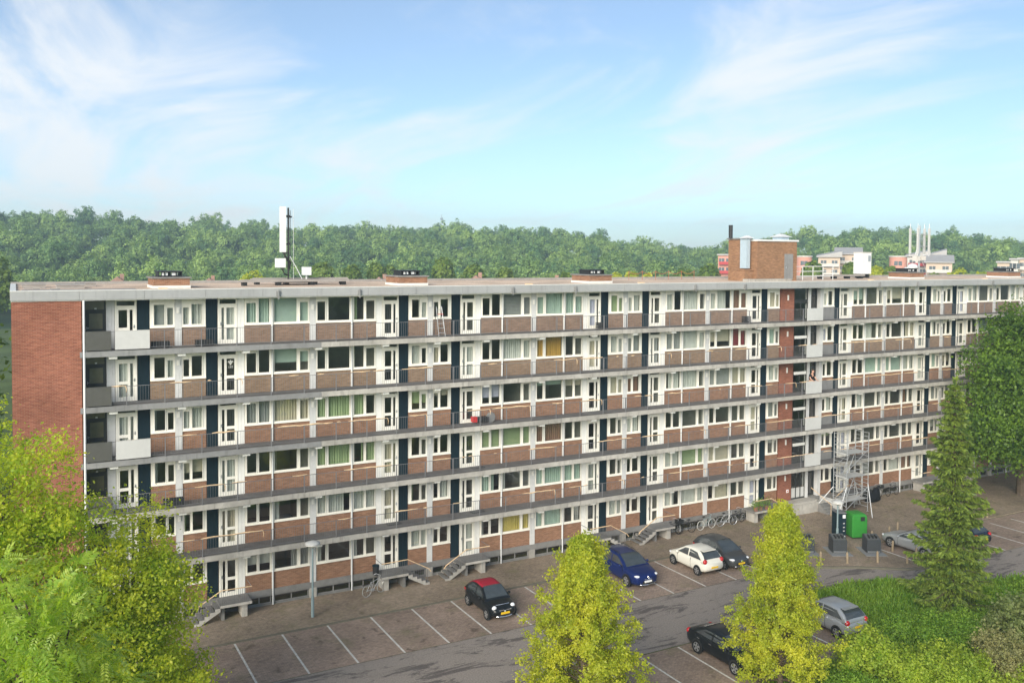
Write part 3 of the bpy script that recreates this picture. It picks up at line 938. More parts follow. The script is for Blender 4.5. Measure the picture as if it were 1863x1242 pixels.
# stairs seen through the core glazing
for k in range(1, 6):
    st = empty('core_stair', (0, 0, FLOOR[k]), 0, BLD)
    MB().box(44.5, 45.95, 2.4, 3.6, 1.22, 1.36).build('half_landing', 'concrete', st)
    for i in range(8):
        MB().box(44.5, 45.15, .75 + i * .21, .98 + i * .21, i * .16, .16 + i * .16).build('step', 'concrete', st)
MB().box(43.14, 46.9, -1.0, -.03, 0, .80).box(43.14, 46.3, -.9, -.03, .801, .94).build('entrance_plinth', 'concrete', BLD)
st = empty('entrance_stair', (0, 0, 0), 0, BLD)
for i in range(5):
    MB().box(46.3, 47.35, -1.0 - .26 * i - .26, -1.0 - .26 * i, 0, .80 - .155 * (i + 1)).build('step', 'concrete_dark', st)
MB().box(47.36, 47.40, -2.4, -.2, .05, 1.0).build('side_panel', 'grey_plate', st)
MB().tube([(46.28, -2.3, .05), (46.28, -2.3, .9), (46.28, -.3, 1.75)], .022, 6).build('handrail', 'wood_strip', st)
sg = MB().box(43.95, 44.19, -.035, -.022, 1.55, 1.79).build('wall_sign', 'sign_white', BLD)
MB().box(44.02, 44.12, -.04, -.036, 1.62, 1.72).build('sign_mark', 'sign_red', sg)

# front steps of every ground-floor flat
for bi, (x0, mir) in enumerate(BAYS):
    st = empty('front_stair', (x0, 0, 0), 0, BLD)
    sx = (lambda x: W - x) if mir else (lambda x: x)
    ld = MB().box(sx(1.85), sx(3.5), -1.2, -.035, .80, .915).build('landing', 'concrete_dark', st)
    MB().box(sx(1.85), sx(3.5), -1.235, -1.203, .79, .925).build('landing_edge', 'concrete', ld)
    for i in range(5):
        MB().box(sx(1.85 - .27 * i), sx(1.85 - .27 * (i + 1)), -1.17, -.06, .80 - .155 * i - .06, .80 - .155 * i - .012).build('step', 'concrete_dark', st)
    for yy in (-1.22, -.05):
        pr = []
        for i in range(5):
            pr += [(sx(1.85 - .27 * i), .79 - .155 * i), (sx(1.85 - .27 * (i + 1)), .79 - .155 * i)]
        pr += [(sx(1.85 - .27 * 5), .0), (sx(1.85 - .27 * 5 + .25), .0), (sx(1.85), .62)]
        mb = MB(); n = len(pr)
        mb.add([(x, yy, z) for x, z in pr] + [(x, yy + .05, z) for x, z in pr], [tuple(range(n)), tuple(range(n, 2 * n))[::-1]] + [(i, (i + 1) % n, n + (i + 1) % n, n + i) for i in range(n)])
        mb.build('stringer', 'concrete', st)
    MB().box(sx(3.0), sx(3.3), -1.0, -.1, .04, .80).build('support', 'concrete', st)
    MB().box(sx(1.95), sx(2.1), -1.0, -.1, .04, .80).build('support', 'concrete_dark', st)
    MB().tube([(sx(3.5), -1.21, 1.72), (sx(1.9), -1.21, 1.74), (sx(.55), -1.21, .98), (sx(.42), -1.21, .80)], .028, 6).build('handrail', 'wood_strip', st)
    mb = MB().tube([(sx(3.49), -1.2, 1.70), (sx(3.49), -.05, 1.70)], .016, 5)
    for i in range(15): mb.box(sx(1.9 + i * .11) - .007, sx(1.9 + i * .11) + .007, -1.217, -1.203, .92, 1.71)
    for i in range(11): mb.box(sx(1.8 - i * .115) - .007, sx(1.8 - i * .115) + .007, -1.217, -1.203, .72 - i * .066, 1.66 - i * .066)
    mb.build('balusters', 'rail', st)

# house numbers and the lily emblem on one door
def text(body, size, loc, mat, parent, name='house_number', rot=(R(90), 0, 0)):
    cu = bpy.data.curves.new(name, 'FONT'); cu.body = body; cu.size = size; cu.align_x = 'CENTER'; cu.extrude = .002
    cu.materials.append(M[mat])
    tmp = bpy.data.objects.new(name, cu)
    me = bpy.data.meshes.new_from_object(tmp); bpy.data.objects.remove(tmp)
    me.materials.clear(); me.materials.append(M[mat])
    o = link(name, me, parent, loc); o.rotation_euler = rot
    return o


z = FLOOR[5]
text('132', .17, (2.675, .025, z + 1.42), 'lamp_white', BLD)
mb = MB()
c = (2.675, z + 1.72)
for pts in ([(-.0, .16), (.05, .06), (.035, -.02), (-.035, -.02), (-.05, .06)], [(.03, -.03), (.06, .07), (.12, .09), (.15, .03), (.12, -.03), (.11, .02), (.09, .03), (.07, -.03)],
            [(-.03, -.03), (-.07, -.03), (-.09, .03), (-.11, .02), (-.12, -.03), (-.15, .03), (-.12, .09), (-.06, .07)], [(-.08, -.035), (.08, -.035), (.08, -.06), (-.08, -.06)], [(-.03, -.065), (.03, -.065), (.045, -.10), (0, -.15), (-.045, -.10)]):
    n = len(pts); vs = [(c[0] + x, .022, c[1] + y) for x, y in pts] + [(c[0] + x, .026, c[1] + y) for x, y in pts]
    mb.add(vs, [tuple(range(n)), tuple(range(n, 2 * n))[::-1]] + [(i, (i + 1) % n, n + (i + 1) % n, n + i) for i in range(n)])
mb.build('lily_emblem', 'lamp_white', BLD)

# ------------------------------------------------------------------ roof
MB().box(XL, XR + .3, -1.25, 10.0, 17.2, 17.60).build('roof_slab', 'soffit', BLD)
MB().box(XL + .2, XR + .1, -1.1, 9.8, 17.602, 17.64).build('roof_gravel', 'gravel', BLD)
x = XL - .04
while x < XR + .3:
    b = min(x + 2.95, XR + .3)
    MB().box(x + .006, b - .006, -1.32, -1.252, 17.25, 17.68).build('fascia_panel', 'fascia', BLD); x = b
MB().box(XL - .04, XL - .002, -1.25, 10.0, 17.25, 17.68).box(XL - .05, XR + .3, -1.33, -1.06, 17.682, 17.72).box(XL - .05, XL + .22, -1.05, 9.7, 17.682, 17.72).build('roof_trim', 'fascia_trim', BLD)
MB().box(XL - .04, XR + .3, 9.75, 10.05, 17.25, 17.80).build('rear_parapet', 'bitumen', BLD)
for x, y, w in ((-6.6, 5.0, 1.1), (-4.9, 3.6, 1.3), (-4.0, 6.2, 1.0)):
    h = MB().box(x - w / 2, x + w / 2, y - w / 2, y + w / 2, 17.645, 17.80).box(x - w / 2 - .05, x + w / 2 + .05, y - w / 2 - .05, y + w / 2 + .05, 17.80, 17.86).build('roof_hatch', 'bitumen', BLD)
MB().box(-7.2, -1.9, -.9, 1.9, 17.642, 17.655).build('bitumen_sheet', 'bitumen', BLD)
rr = random.Random(3)
for i in range(7):
    x, y = rr.uniform(-7.2, -5), rr.uniform(-.7, 3.5)
    MB().box(x, x + rr.uniform(.2, .5), y, y + rr.uniform(.1, .4), 17.656, 17.70).build('loose_slab', rr.choice(['terracotta', 'concrete', 'bitumen']), BLD)
for x in (-.95, 20.6, 29.3, 51.8, 66.2): MB().box(x - .12, x + .3, -1.0, -.75, 17.645, 17.78).build('roof_drain', 'wood_strip', BLD)


def chimney(x, y, w=1.95, d=2.3, top='dark'):
    c = empty('chimney', (x, y, 17.64), 0, BLD)
    MB().box(0, w, 0, d, .0, .14).build('flashing', 'fascia_trim', c)
    MB().box(.04, w - .04, .04, d - .04, .141, .52).build('stack', 'brick_brown', c)
    MB().box(-.05, w + .05, -.05, d + .05, .521, .60).build('cap', 'concrete_dark', c)
    v = MB()
    v.box(.35, w - .35, .5, d - .5, .601, .66).box(.30, w - .30, .45, d - .45, .86, .92)
    for i in range(5):
        a = .36 + (w - .76) * i / 4
        v.box(a, a + .05, .52, d - .52, .66, .86)
    v.build('vent_louvre', 'black_metal', c)
    MB().box(.55, .85, .56, .66, .68, .83).box(1.05, 1.35, .56, .66, .68, .83).build('flue_end', 'white_metal', c)


for x, y in ((-1.0, 1.9), (13.05, 1.75), (27.05, 1.9), (61.8, 3.2), (76.0, 3.2)): chimney(x, y)

# plant room over the stair core
PH = empty('penthouse', (0, 0, 0), 0, BLD)
MB().box(42.75, 46.95, 2.2, 5.0, 17.64, 20.72).build('wall', 'brick_yellow', PH)
MB().box(42.45, 42.748, 3.4, 5.1, 17.64, 20.85).build('side_wall', 'brick_yellow', PH)
MB().box(42.70, 47.05, 2.1, 5.1, 20.722, 20.86).build('roof', 'white_metal', PH)
MB().box(42.35, 43.2, 3.3, 5.2, 20.862, 20.98).build('roof_cap', 'concrete_dark', PH)
MB().box(41.85, 42.745, 2.6, 3.38, 17.64, 18.45).box(41.85, 42.44, 3.38, 4.2, 17.64, 18.45).box(41.8, 42.746, 2.55, 3.39, 18.451, 18.56).build('low_block', 'brick_yellow', PH)
dct = MB().box(42.08, 42.46, 2.68, 3.38, 18.62, 20.95).build('air_duct', 'duct_blue', PH)
mb = MB(); mb.add([(41.85, 2.45, 20.952), (42.7, 2.45, 20.952), (42.7, 3.29, 20.952), (41.85, 3.29, 20.952), (42.2, 2.75, 21.15), (42.35, 2.75, 21.15), (42.35, 2.95, 21.15), (42.2, 2.95, 21.15)], BOXF)
mb.build('duct_cap', 'white_metal', dct)
MB().tube([(42.2, 4.6, 20.98), (42.2, 4.6, 22.0)], .16, 10).build('flue_pipe', 'black_metal', PH)
pd = MB().box(45.6, 46.5, 2.15, 2.198, 17.72, 19.75).build('door', 'slab_grey', PH)
MB().box(45.72, 45.76, 2.09, 2.149, 18.6, 18.75).build('handle', 'metal', pd)
vh = MB().box(46.0, 46.9, 3.0, 3.9, 20.862, 21.1).build('vent_hood', 'duct_blue', PH)
mb = MB(); mb.add([(45.8, 2.8, 21.102), (47.1, 2.8, 21.102), (47.1, 4.1, 21.102), (45.8, 4.1, 21.102), (46.35, 3.35, 21.36), (46.55, 3.35, 21.36), (46.55, 3.55, 21.36), (46.35, 3.55, 21.36)], BOXF)
mb.build('hood_cap', 'white_metal', vh)
MB().box(41.2, 45.5, 1.3, 2.1, 17.642, 17.82).build('threshold_slab', 'concrete', BLD)
rl = MB()
for zz in (17.95, 18.35, 18.75): rl.tube([(47.3, 3.0, zz), (52.6, 3.6, zz)], .035, 6)
for i in range(5): rl.tube([(47.3 + 5.3 * i / 4, 3.0 + .6 * i / 4, 17.64), (47.3 + 5.3 * i / 4, 3.0 + .6 * i / 4, 18.76)], .03, 6)
rl.build('roof_railing', 'white_metal', BLD)
# sagging rope railing left of the plant room
rp = MB()
for i in range(6): rp.tube([(34.4 + i * 1.3, 7.4, 17.64), (34.4 + i * 1.3, 7.4, 18.35)], .02, 5)
for i in range(5):
    a = 34.4 + i * 1.3
    rp.tube([(a + 1.3 * t / 6, 7.4, 18.32 - .22 * (1 - ((t - 3) / 3) ** 2)) for t in range(7)], .02, 5)
rp.build('rope_barrier', 'terracotta', BLD)

# raised cable trays
for nm, x0, x1, y, z0 in (('cable_tray', 4.0, 10.6, 4.2, 17.86), ('cable_tray', 5.2, 11.2, 6.2, 17.9), ('cable_tray', 53.0, 58.5, 5.6, 17.86)):
    t = MB().box(x0, x1, y - .35, y + .35, z0, z0 + .10).box(x0, x1, y - .36, y - .30, z0 + .1, z0 + .16).build(nm, 'bitumen', BLD)
    for i in range(4):
        xx = x0 + .2 + (x1 - x0 - .6) * i / 3
        MB().box(xx, xx + .25, y - .25, y + .25, 17.642, z0).build('tray_foot', 'black_metal', t)

# antenna masts
A1 = tag(empty('antenna_mast', (7.15, 5.0, 17.98)), 'tall white panel antenna on a dark lattice pole near the left end of the roof', 'antenna')
MB().tube([(0, 0, -.1), (0, 0, 4.35)], .055, 8).tube([(.12, .02, .6), (.12, .02, 4.2)], .02, 5).build('pole', 'black_metal', A1)
MB().box(-.52, -.17, -.16, .06, 1.65, 4.42).build('panel', 'white_metal', A1)
MB().box(-.2, .08, -.05, .05, 2.1, 2.2).box(-.2, .08, -.05, .05, 3.8, 3.9).box(-.1, .2, -.1, .1, 3.75, 3.85).build('clamp', 'black_metal', A1)
MB().box(-.78, -.22, -.25, .15, .72, 1.28).build('radio_unit', 'white_metal', A1)
mb = MB()
for i in range(6):
    a = i * .9
    mb.tube([(-.4 + .06 * i, -.12, 1.66), (-.25 + .05 * math.cos(a), -.2, 1.4), (.05 + .1 * math.sin(a), -.1, 1.05), (.02, -.05, .5), (.0, 0, .05)], .03, 5)
for i in range(3): mb.tube([(-.5 + .1 * i, -.1, .72), (-.3, -.15, .38 - .05 * i), (0, -.05, .25)], .025, 5)
mb.build('cable', 'black_plastic', A1)
MB().tube([(.1, 0, 1.4), (.5, .0, .7), (.85, 0, .0)], .025, 5).build('strut', 'white_metal', A1)
MB().tube([(.34, .1, .0), (.34, .1, 4.3)], .012, 5).build('lightning_rod', 'white_metal', A1)
MB().tube([(1.15, .1, -.05), (1.15, .1, .3)], .05, 6).box(.9, 1.4, -.1, .3, .25, .75).build('cabinet', 'white_metal', A1)
MB().box(-.9, 1.6, -.6, .7, -.2, -.1).build('base_frame', 'bitumen', A1)

A2 = tag(empty('antenna_mast', (65.6, 5.2, 17.66)), 'silver three-armed antenna mast with white panels at the right end of the roof', 'antenna')
MB().tube([(0, 0, 0), (0, 0, 4.8)], .09, 8).build('pole', 'metal', A2)
for i, (dx, dy) in enumerate(((-1.15, .1), (-.75, -.4), (.95, -.3), (1.15, .35))):
    MB().box(dx - .085, dx + .085, dy - .07, dy + .07, 2.2, 4.55).build('panel', 'grey_plate', A2)
    MB().tube([(0, 0, 2.9), (dx, dy, 2.9)], .03, 5).tube([(0, 0, 4.0), (dx, dy, 4.0)], .03, 5).tube([(dx, dy, 2.0), (dx, dy, 4.95)], .028, 6).build('arm', 'metal', A2)
mb = MB()
for i in range(5): mb.tube([(-.5 + .25 * i, 0, 2.2), (-.3 + .14 * i, -.1, 3.4), (-.5 + .25 * i, 0, 4.0)], .02, 5)
mb.build('cable', 'metal', A2)
MB().box(-.8, -.2, -.3, .1, 1.55, 2.0).box(.2, .7, -.2, .1, 1.6, 2.0).build('radio_unit', 'pale_white', A2)
MB().blob((-1.0, -.1, 1.0), (.55, .4, .32)).blob((-1.9, -.2, .75), (.45, .35, .25)).build('radome', 'white_metal', A2)
MB().tube([(.1, 0, 1.9), (.9, 0, .9), (1.2, 0, .05)], .03, 5).build('strut', 'metal', A2)

WB = tag(empty('equipment_cabinet', (59.5, 6.4, 17.66)), 'white equipment cabinet standing alone on the roof right of the plant room', 'cabinet')
MB().box(0, 1.15, 0, 1.0, .36, 2.25).build('body', 'white_metal', WB)
MB().box(-.03, 1.18, -.03, 1.03, 2.252, 2.32).build('lid', 'pale_white', WB)
MB().box(.7, 1.05, -.02, -.002, 1.5, 2.0).build('vent', 'metal', WB)
for xx in (.1, .85): MB().box(xx, xx + .2, .1, .9, -.02, .359).build('foot', 'black_metal', WB)
# ------------------------------------------------------------------ cars
def loft(mb, rings, mi=0, cap=True, closed=True):
    n = len(rings[0]); vs = [p for r in rings for p in r]; fs = []
    for i in range(len(rings) - 1):
        for k in range(n if closed else n - 1):
            fs.append((i * n + k, (i + 1) * n + k, (i + 1) * n + (k + 1) % n, i * n + (k + 1) % n))
    if cap: fs.append(tuple(range(n))); fs.append(tuple((len(rings) - 1) * n + k for k in range(n))[::-1])
    return mb.add(vs, fs, mi)


def interp(tab, x):
    for (a, va), (b, vb) in zip(tab, tab[1:]):
        if a <= x <= b:
            t = (x - a) / (b - a); t = t * t * (3 - 2 * t) * .35 + t * .65
            return va + (vb - va) * t
    return tab[0][1] if x < tab[0][0] else tab[-1][1]


def car(label, loc, heading, S):
    """heading: rotation about z of the car's forward (+x) axis."""
    root = tag(empty('parked_car', (*loc, .008), heading), label, 'car', 'cars parked outside the block')
    L, Wd, H, belt = S['L'], S['W'], S['H'], S['belt']
    hw = Wd / 2; f, r = L / 2, -L / 2
    top = S['top']                 # deck line: (x, z) from tail to nose
    wid = [(r, hw * .80), (r + .12, hw * .90), (r + .45, hw * .985), (r + 1.0, hw), (f - 1.0, hw), (f - .5, hw * .965), (f - .16, hw * .86), (f, hw * .66)]
    bot = [(r, .42), (r + .15, .30), (r + .6, .22), (f - .6, .22), (f - .15, .24), (f, .34)]
    mb = MB(); rings = []
    N = 30
    for i in range(N + 1):
        t = i / N; x = r + L * (t + .035 * math.sin(2 * math.pi * t) * -1)
        zt, w, zb = interp(top, x), interp(wid, x), interp(bot, x)
        h = zt - zb
        half = [(.0, zb), (w * .8, zb), (w * .955, zb + .07), (w * .985, zb + h * .28), (w, zb + h * .52), (w * .985, zb + h * .74), (w * .945, zt - .05), (w * .87, zt - .005), (w * .5, zt + .018), (0, zt + .026)]
        rings.append([(x, y, z) for y, z in half] + [(x, -y, z) for y, z in half[-2:0:-1]])
    loft(mb, rings)
    body = mb.build('body', S['paint'], root, smooth=True)
    # glasshouse
    xD, xC, xB, xA = S['cab']
    wb, wr = hw * .93, hw * S.get('roofw', .74)
    cz = [(xD, belt - .02), (xD + (xC - xD) * .5, belt + (H - belt) * .56), (xC, H - .07), ((xC + xB) / 2 - .1, H), (xB, H - .05), (xB + (xA - xB) * .5, belt + (H - belt) * .5), (xA, belt - .04)]
    rings = []
    for i in range(25):
        x = xD + (xA - xD) * i / 24; zt = interp(cz, x); t = max(0, min(1, (zt - belt) / (H - belt)))
        wt = wb + (wr - wb) * t
        zm = belt + (zt - belt) * .55; wm = wb + (wr - wb) * t * .5
        half = [(0, belt - .12), (wb, belt - .12), (wb, belt - .01), (wm, zm), (wt, zt - .05 * t), (wt * .9, zt - .008), (wt * .5, zt + .012), (0, zt + .018)]
        rings.append([(x, y, z) for y, z in half] + [(x, -y, z) for y, z in half[-2:0:-1]])
    mb = MB(); loft(mb, rings); mb.build('cabin', S.get('cabinpaint', S['paint']), root, smooth=True)
    if S.get('softtop'):
        rings = []
        for i in range(15):
            x = xC - .34 + (xB + .02 - xC + .34) * i / 14; zt = interp(cz, x) + .012; t = max(0, min(1, (zt - belt) / (H - belt))); wt = wb + (wr - wb) * t
            rings.append([(x, y * wt, zt - .045 * (abs(y) > .93) + .016 * (1 - y * y)) for y in (-.96, -.9, -.6, -.3, 0, .3, .6, .9, .96)])
        mb = MB(); loft(mb, rings, cap=False, closed=False); mb.build('soft_top', 'red_top', root, smooth=True)
    # windows follow the glasshouse
    def side(x, q, s, off=.014):
        zt = H - .05; z = belt + (zt - belt) * q
        return (x, s * (wb + (wr - wb) * q * .985 + off), z)

    def slope(x, yq, off):
        zt = interp(cz, x); t = max(0, min(1, (zt - belt) / (H - belt)))
        return (x + off * .7, yq * (wb + (wr - wb) * t), zt + abs(off) + .018 * (1 - yq * yq))
    for nm, a, b, off in (('windscreen', xA - .10, xB - .02, .012), ('rear_window', xD + .10, xC + .03, -.012)):
        mb = MB(); g = []
        for i in range(7):
            x = a + (b - a) * i / 6
            g.append([slope(x, q, off) for q in (-.88, -.6, -.3, 0, .3, .6, .88)])
        loft(mb, g, cap=False, closed=False)
        mb.build(nm, 'car_glass', root, smooth=True)
    xm = S.get('pillar', (xA + xD) / 2)
    for s in (1, -1):
        for pts in ([(xm + .05, .07), (xA - .30, .07), (xB - .02, .80), (xm + .05, .86)], [(xD + S.get('qw', .30), .10), (xm - .04, .07), (xm - .04, .86), (xC + .14, .80)]):
            mb = MB(); vs = [side(x, q, s) for x, q in pts]
            mb.add(vs, [(0, 1, 2, 3) if s > 0 else (3, 2, 1, 0)]); mb.build('side_window', 'car_glass', root)
        mb = MB().blob((xA - .42, s * (hw + .10), belt + .06), (.09, .10, .075)); mb.build('wing_mirror', S['paint'], root, smooth=True)
        for k, xx in enumerate((xm - .10, xm - .95)):
            if S.get('doors', 4) == 2 and k: continue
            MB().box(xx - .09, xx + .09, s * hw * .985 - .012, s * hw * .985 + .012 * 1, belt - .19, belt - .16).build('door_handle', S.get('handle', S['paint']), root)
        # door seams
        mb = MB()
        for xx in (xA - .30, xm, xD + .42) if S.get('doors', 4) == 4 else (xA - .30, xm - .25):
            mb.box(xx - .006, xx + .006, s * hw * .97, s * (hw * .97 + .028), .36, belt - .02)
        mb.build('door_seam', 'black_plastic', root)
        # lights
        if S.get('round'):
            MB().blob((f - .22, s * hw * .68, .70), (.10, .14, .13)).build('headlight', 'head_light', root, smooth=True)
            MB().blob((f - .10, s * hw * .62, .48), (.07, .10, .07)).build('fog_light', 'head_light', root, smooth=True)
        else:
            MB().blob((f - .26, s * hw * .70, interp(top, f - .25) - .10), (.24, .17, .075)).build('headlight', 'head_light', root, smooth=True)
        MB().blob((r + .14, s * hw * .78, interp(top, r + .2) - .13 + S.get('tz', 0)), (.12, .15, S.get('th', .13))).build('taillight', 'red_light', root, smooth=True)
    # wheels
    wr_ = S.get('wheel', .31)
    for xx in S['axles']:
        for s in (1, -1):
            arch = MB().lathe([(wr_ + .05, 0), (wr_ + .05, .02)], 20, 'y', (xx, 0, wr_ + .01))
            a = arch.build('wheel_arch', 'black_plastic', root, (0, s * (hw - .004) - (.0 if s > 0 else .02), 0))
            w = empty('wheel', (xx, s * (hw - .07), wr_), 0, root)
            MB().lathe([(wr_ * .62, -.09), (wr_ * .92, -.10), (wr_, -.06), (wr_, .06), (wr_ * .92, .10), (wr_ * .62, .095)], 20, 'y').build('tyre', 'tyre', w, smooth=False)
            mb = MB().lathe([(wr_ * .66, s * .04), (wr_ * .66, s * .06)], 20, 'y', mi=1)
            for i in range(5):
                an = 2 * math.pi * i / 5 + .3
                d = Vector((math.cos(an), 0, math.sin(an))); p = Vector((-d.z, 0, d.x)) * wr_ * .13
                b0, b1 = d * .02, d * wr_ * .66
                vs = [b0 - p, b1 - p, b1 + p, b0 + p]
                y0, y1 = s * .06, s * .102
                mb.add([(v.x, y0, v.z) for v in vs] + [(v.x, y1, v.z) for v in vs], BOXF)
            mb.add([(wr_ * .68 * math.cos(q * math.pi / 10) * g, s * .104, wr_ * .68 * math.sin(q * math.pi / 10) * g) for g in (.88, 1) for q in range(20)],
                   [(q, (q + 1) % 20, 20 + (q + 1) % 20, 20 + q) for q in range(20)])
            mb.build('rim', ['rim', 'black_plastic'], w)
    # front and rear trim
    zf = interp(top, f)
    MB().box(f - .14, f + .005, -hw * .42, hw * .42, .33, .33 + (.16 if not S.get('round') else .09)).build('grille', 'black_plastic', root)
    MB().box(f - .02, f + .025, -.26, .26, .40, .51).build('number_plate', S.get('fplate', 'plate_yellow'), root)
    MB().box(r - .025, r + .03, -.26, .26, S.get('rpz', .62), S.get('rpz', .62) + .11).build('number_plate', 'plate_yellow', root)
    MB().tube([(f - .28, -hw * .80, .30), (f - .04, -hw * .5, .27), (f + .01, 0, .26), (f - .04, hw * .5, .27), (f - .28, hw * .80, .30)], .028, 6).build('bumper_trim', S.get('trim', 'black_plastic'), root)
    MB().blob((f - .005, 0, zf - .05), (.03, .055, .055)).build('badge', 'chrome', root, smooth=True)
    if S.get('spoiler'): MB().box(xC - .22, xC + .02, -wr * .8, wr * .8, H - .08, H - .03).build('spoiler', S['paint'], root)
    if S.get('roofrails'):
        for s in (1, -1): MB().tube([(xC + .1, s * wr * .88, H - .01), (xC + .25, s * wr * .88, H + .05), (xB - .3, s * wr * .88, H + .05), (xB - .1, s * wr * .88, H - .01)], .018, 6).build('roof_rail', 'black_plastic', root)
    if S.get('chrome_grin'):
        MB().tube([(f - .10, -hw * .5, .70), (f + .012, -.18, .58), (f + .02, 0, .55), (f + .012, .18, .58), (f - .10, hw * .5, .70)], .018, 6).build('grille_bar', 'chrome', root)
        MB().tube([(f + .02, 0, .60), (f + .03, .06, .68), (f + .02, 0, .76), (f + .03, -.06, .68), (f + .02, 0, .60)], .013, 6).build('emblem', 'chrome', root)
    if S.get('round'):
        MB().box(f - .03, f + .015, -.36, -.07, .60, .635).box(f - .03, f + .015, .07, .36, .60, .635).build('whisker_trim', 'chrome', root)
        MB().tube([(f - .34, -hw * .5, .80), (f - .26, 0, .83), (f - .34, hw * .5, .80)], .02, 6).build('bonnet_trim', 'chrome', root)
    return root


carpaint('paint_black', (.006, .008, .010))
carpaint('paint_blue', (.008, .022, .12), .3)
carpaint('paint_white', (.70, .68, .60))
carpaint('paint_grey', (.075, .080, .085), .4)
carpaint('paint_silver', (.42, .44, .45), .5, .35)
carpaint('paint_navy', (.006, .010, .028))
PI = math.pi
DN, UP = -PI / 2, PI / 2
hatch = lambda L, nose=.62, bon=.92, belt=.94: [(-L / 2, .80), (-L / 2 + .15, .93), (-L / 2 + .5, belt), (L / 2 - 1.25, belt), (L / 2 - .95, bon), (L / 2 - .35, bon - .12), (L / 2 - .08, nose + .06), (L / 2, nose)]
car('small black city car with a red folding roof parked nose out', (15.32, -6.2), DN,
    dict(L=3.55, W=1.63, H=1.47, belt=.93, top=hatch(3.55, .60, .90, .93), cab=(-1.62, -.98, .18, .92), paint='paint_black', softtop=1, round=1, doors=2, axles=(-1.15, 1.15), wheel=.29, trim='chrome', pillar=-.28))
car('dark blue crossover with a white number plate parked nose out', (24.97, -5.55), DN,
    dict(L=4.45, W=1.84, H=1.60, belt=1.04, top=hatch(4.45, .74, 1.02, 1.04), cab=(-2.1, -1.45, .25, 1.2), paint='paint_blue', axles=(-1.32, 1.33), wheel=.35, fplate='sign_white', roofrails=1, chrome_grin=1, pillar=-.35, trim='chrome', roofw=.76))
car('white three-door hatchback parked with its tail towards the road', (29.85, -6.2), UP,
    dict(L=3.62, W=1.66, H=1.50, belt=.93, top=hatch(3.62, .60, .93, .93), cab=(-1.72, -1.12, .15, 1.05), paint='paint_white', doors=2, axles=(-1.15, 1.15), wheel=.29, spoiler=1, th=.16, tz=.12, pillar=-.25, rpz=.50))
car('dark grey hatchback parked nose out beside the white hatchback', (32.05, -6.1), DN,
    dict(L=3.80, W=1.66, H=1.50, belt=.95, top=hatch(3.8, .66, .95, .95), cab=(-1.82, -1.25, .15, 1.12), paint='paint_grey', axles=(-1.22, 1.22), wheel=.29, trim='chrome', pillar=-.25))
sed = lambda L: [(-L / 2, .78), (-L / 2 + .15, .95), (-L / 2 + .85, .99), (L / 2 - 1.45, .95), (L / 2 - 1.15, .92), (L / 2 - .4, .80), (L / 2 - .08, .66), (L / 2, .58)]
car('black saloon half hidden behind the right yellow-green tree', (22.72, -17.15), DN,
    dict(L=4.60, W=1.78, H=1.43, belt=.96, top=sed(4.6), cab=(-1.85, -1.05, .35, 1.25), paint='paint_black', axles=(-1.32, 1.36), wheel=.33, handle='chrome', pillar=-.3, qw=.35))
car('silver three-door hatchback by the rough grass, tail to the shrubs', (30.2, -16.6), UP,
    dict(L=3.80, W=1.70, H=1.52, belt=.97, top=hatch(3.8, .64, .96, .97), cab=(-1.82, -1.22, .2, 1.18), paint='paint_silver', doors=2, axles=(-1.22, 1.22), wheel=.30, spoiler=1, th=.15, tz=.10, pillar=-.2))
car('silver coupe parked beside the bollards, partly behind the spruce', (45.1, -10.55), UP,
    dict(L=4.45, W=1.80, H=1.35, belt=.88, top=sed(4.45), cab=(-1.95, -.75, .25, 1.05), paint='paint_silver', doors=2, axles=(-1.28, 1.32), wheel=.33, pillar=-.4, qw=.5))
car('dark navy hatchback parked right of the silver coupe behind the spruce', (49.55, -10.3), UP,
    dict(L=4.35, W=1.80, H=1.47, belt=.95, top=hatch(4.35, .66, .94, .97), cab=(-2.0, -1.35, .3, 1.2), paint='paint_navy', axles=(-1.3, 1.3), wheel=.32, th=.13, tz=.08, pillar=-.3, rpz=.55))

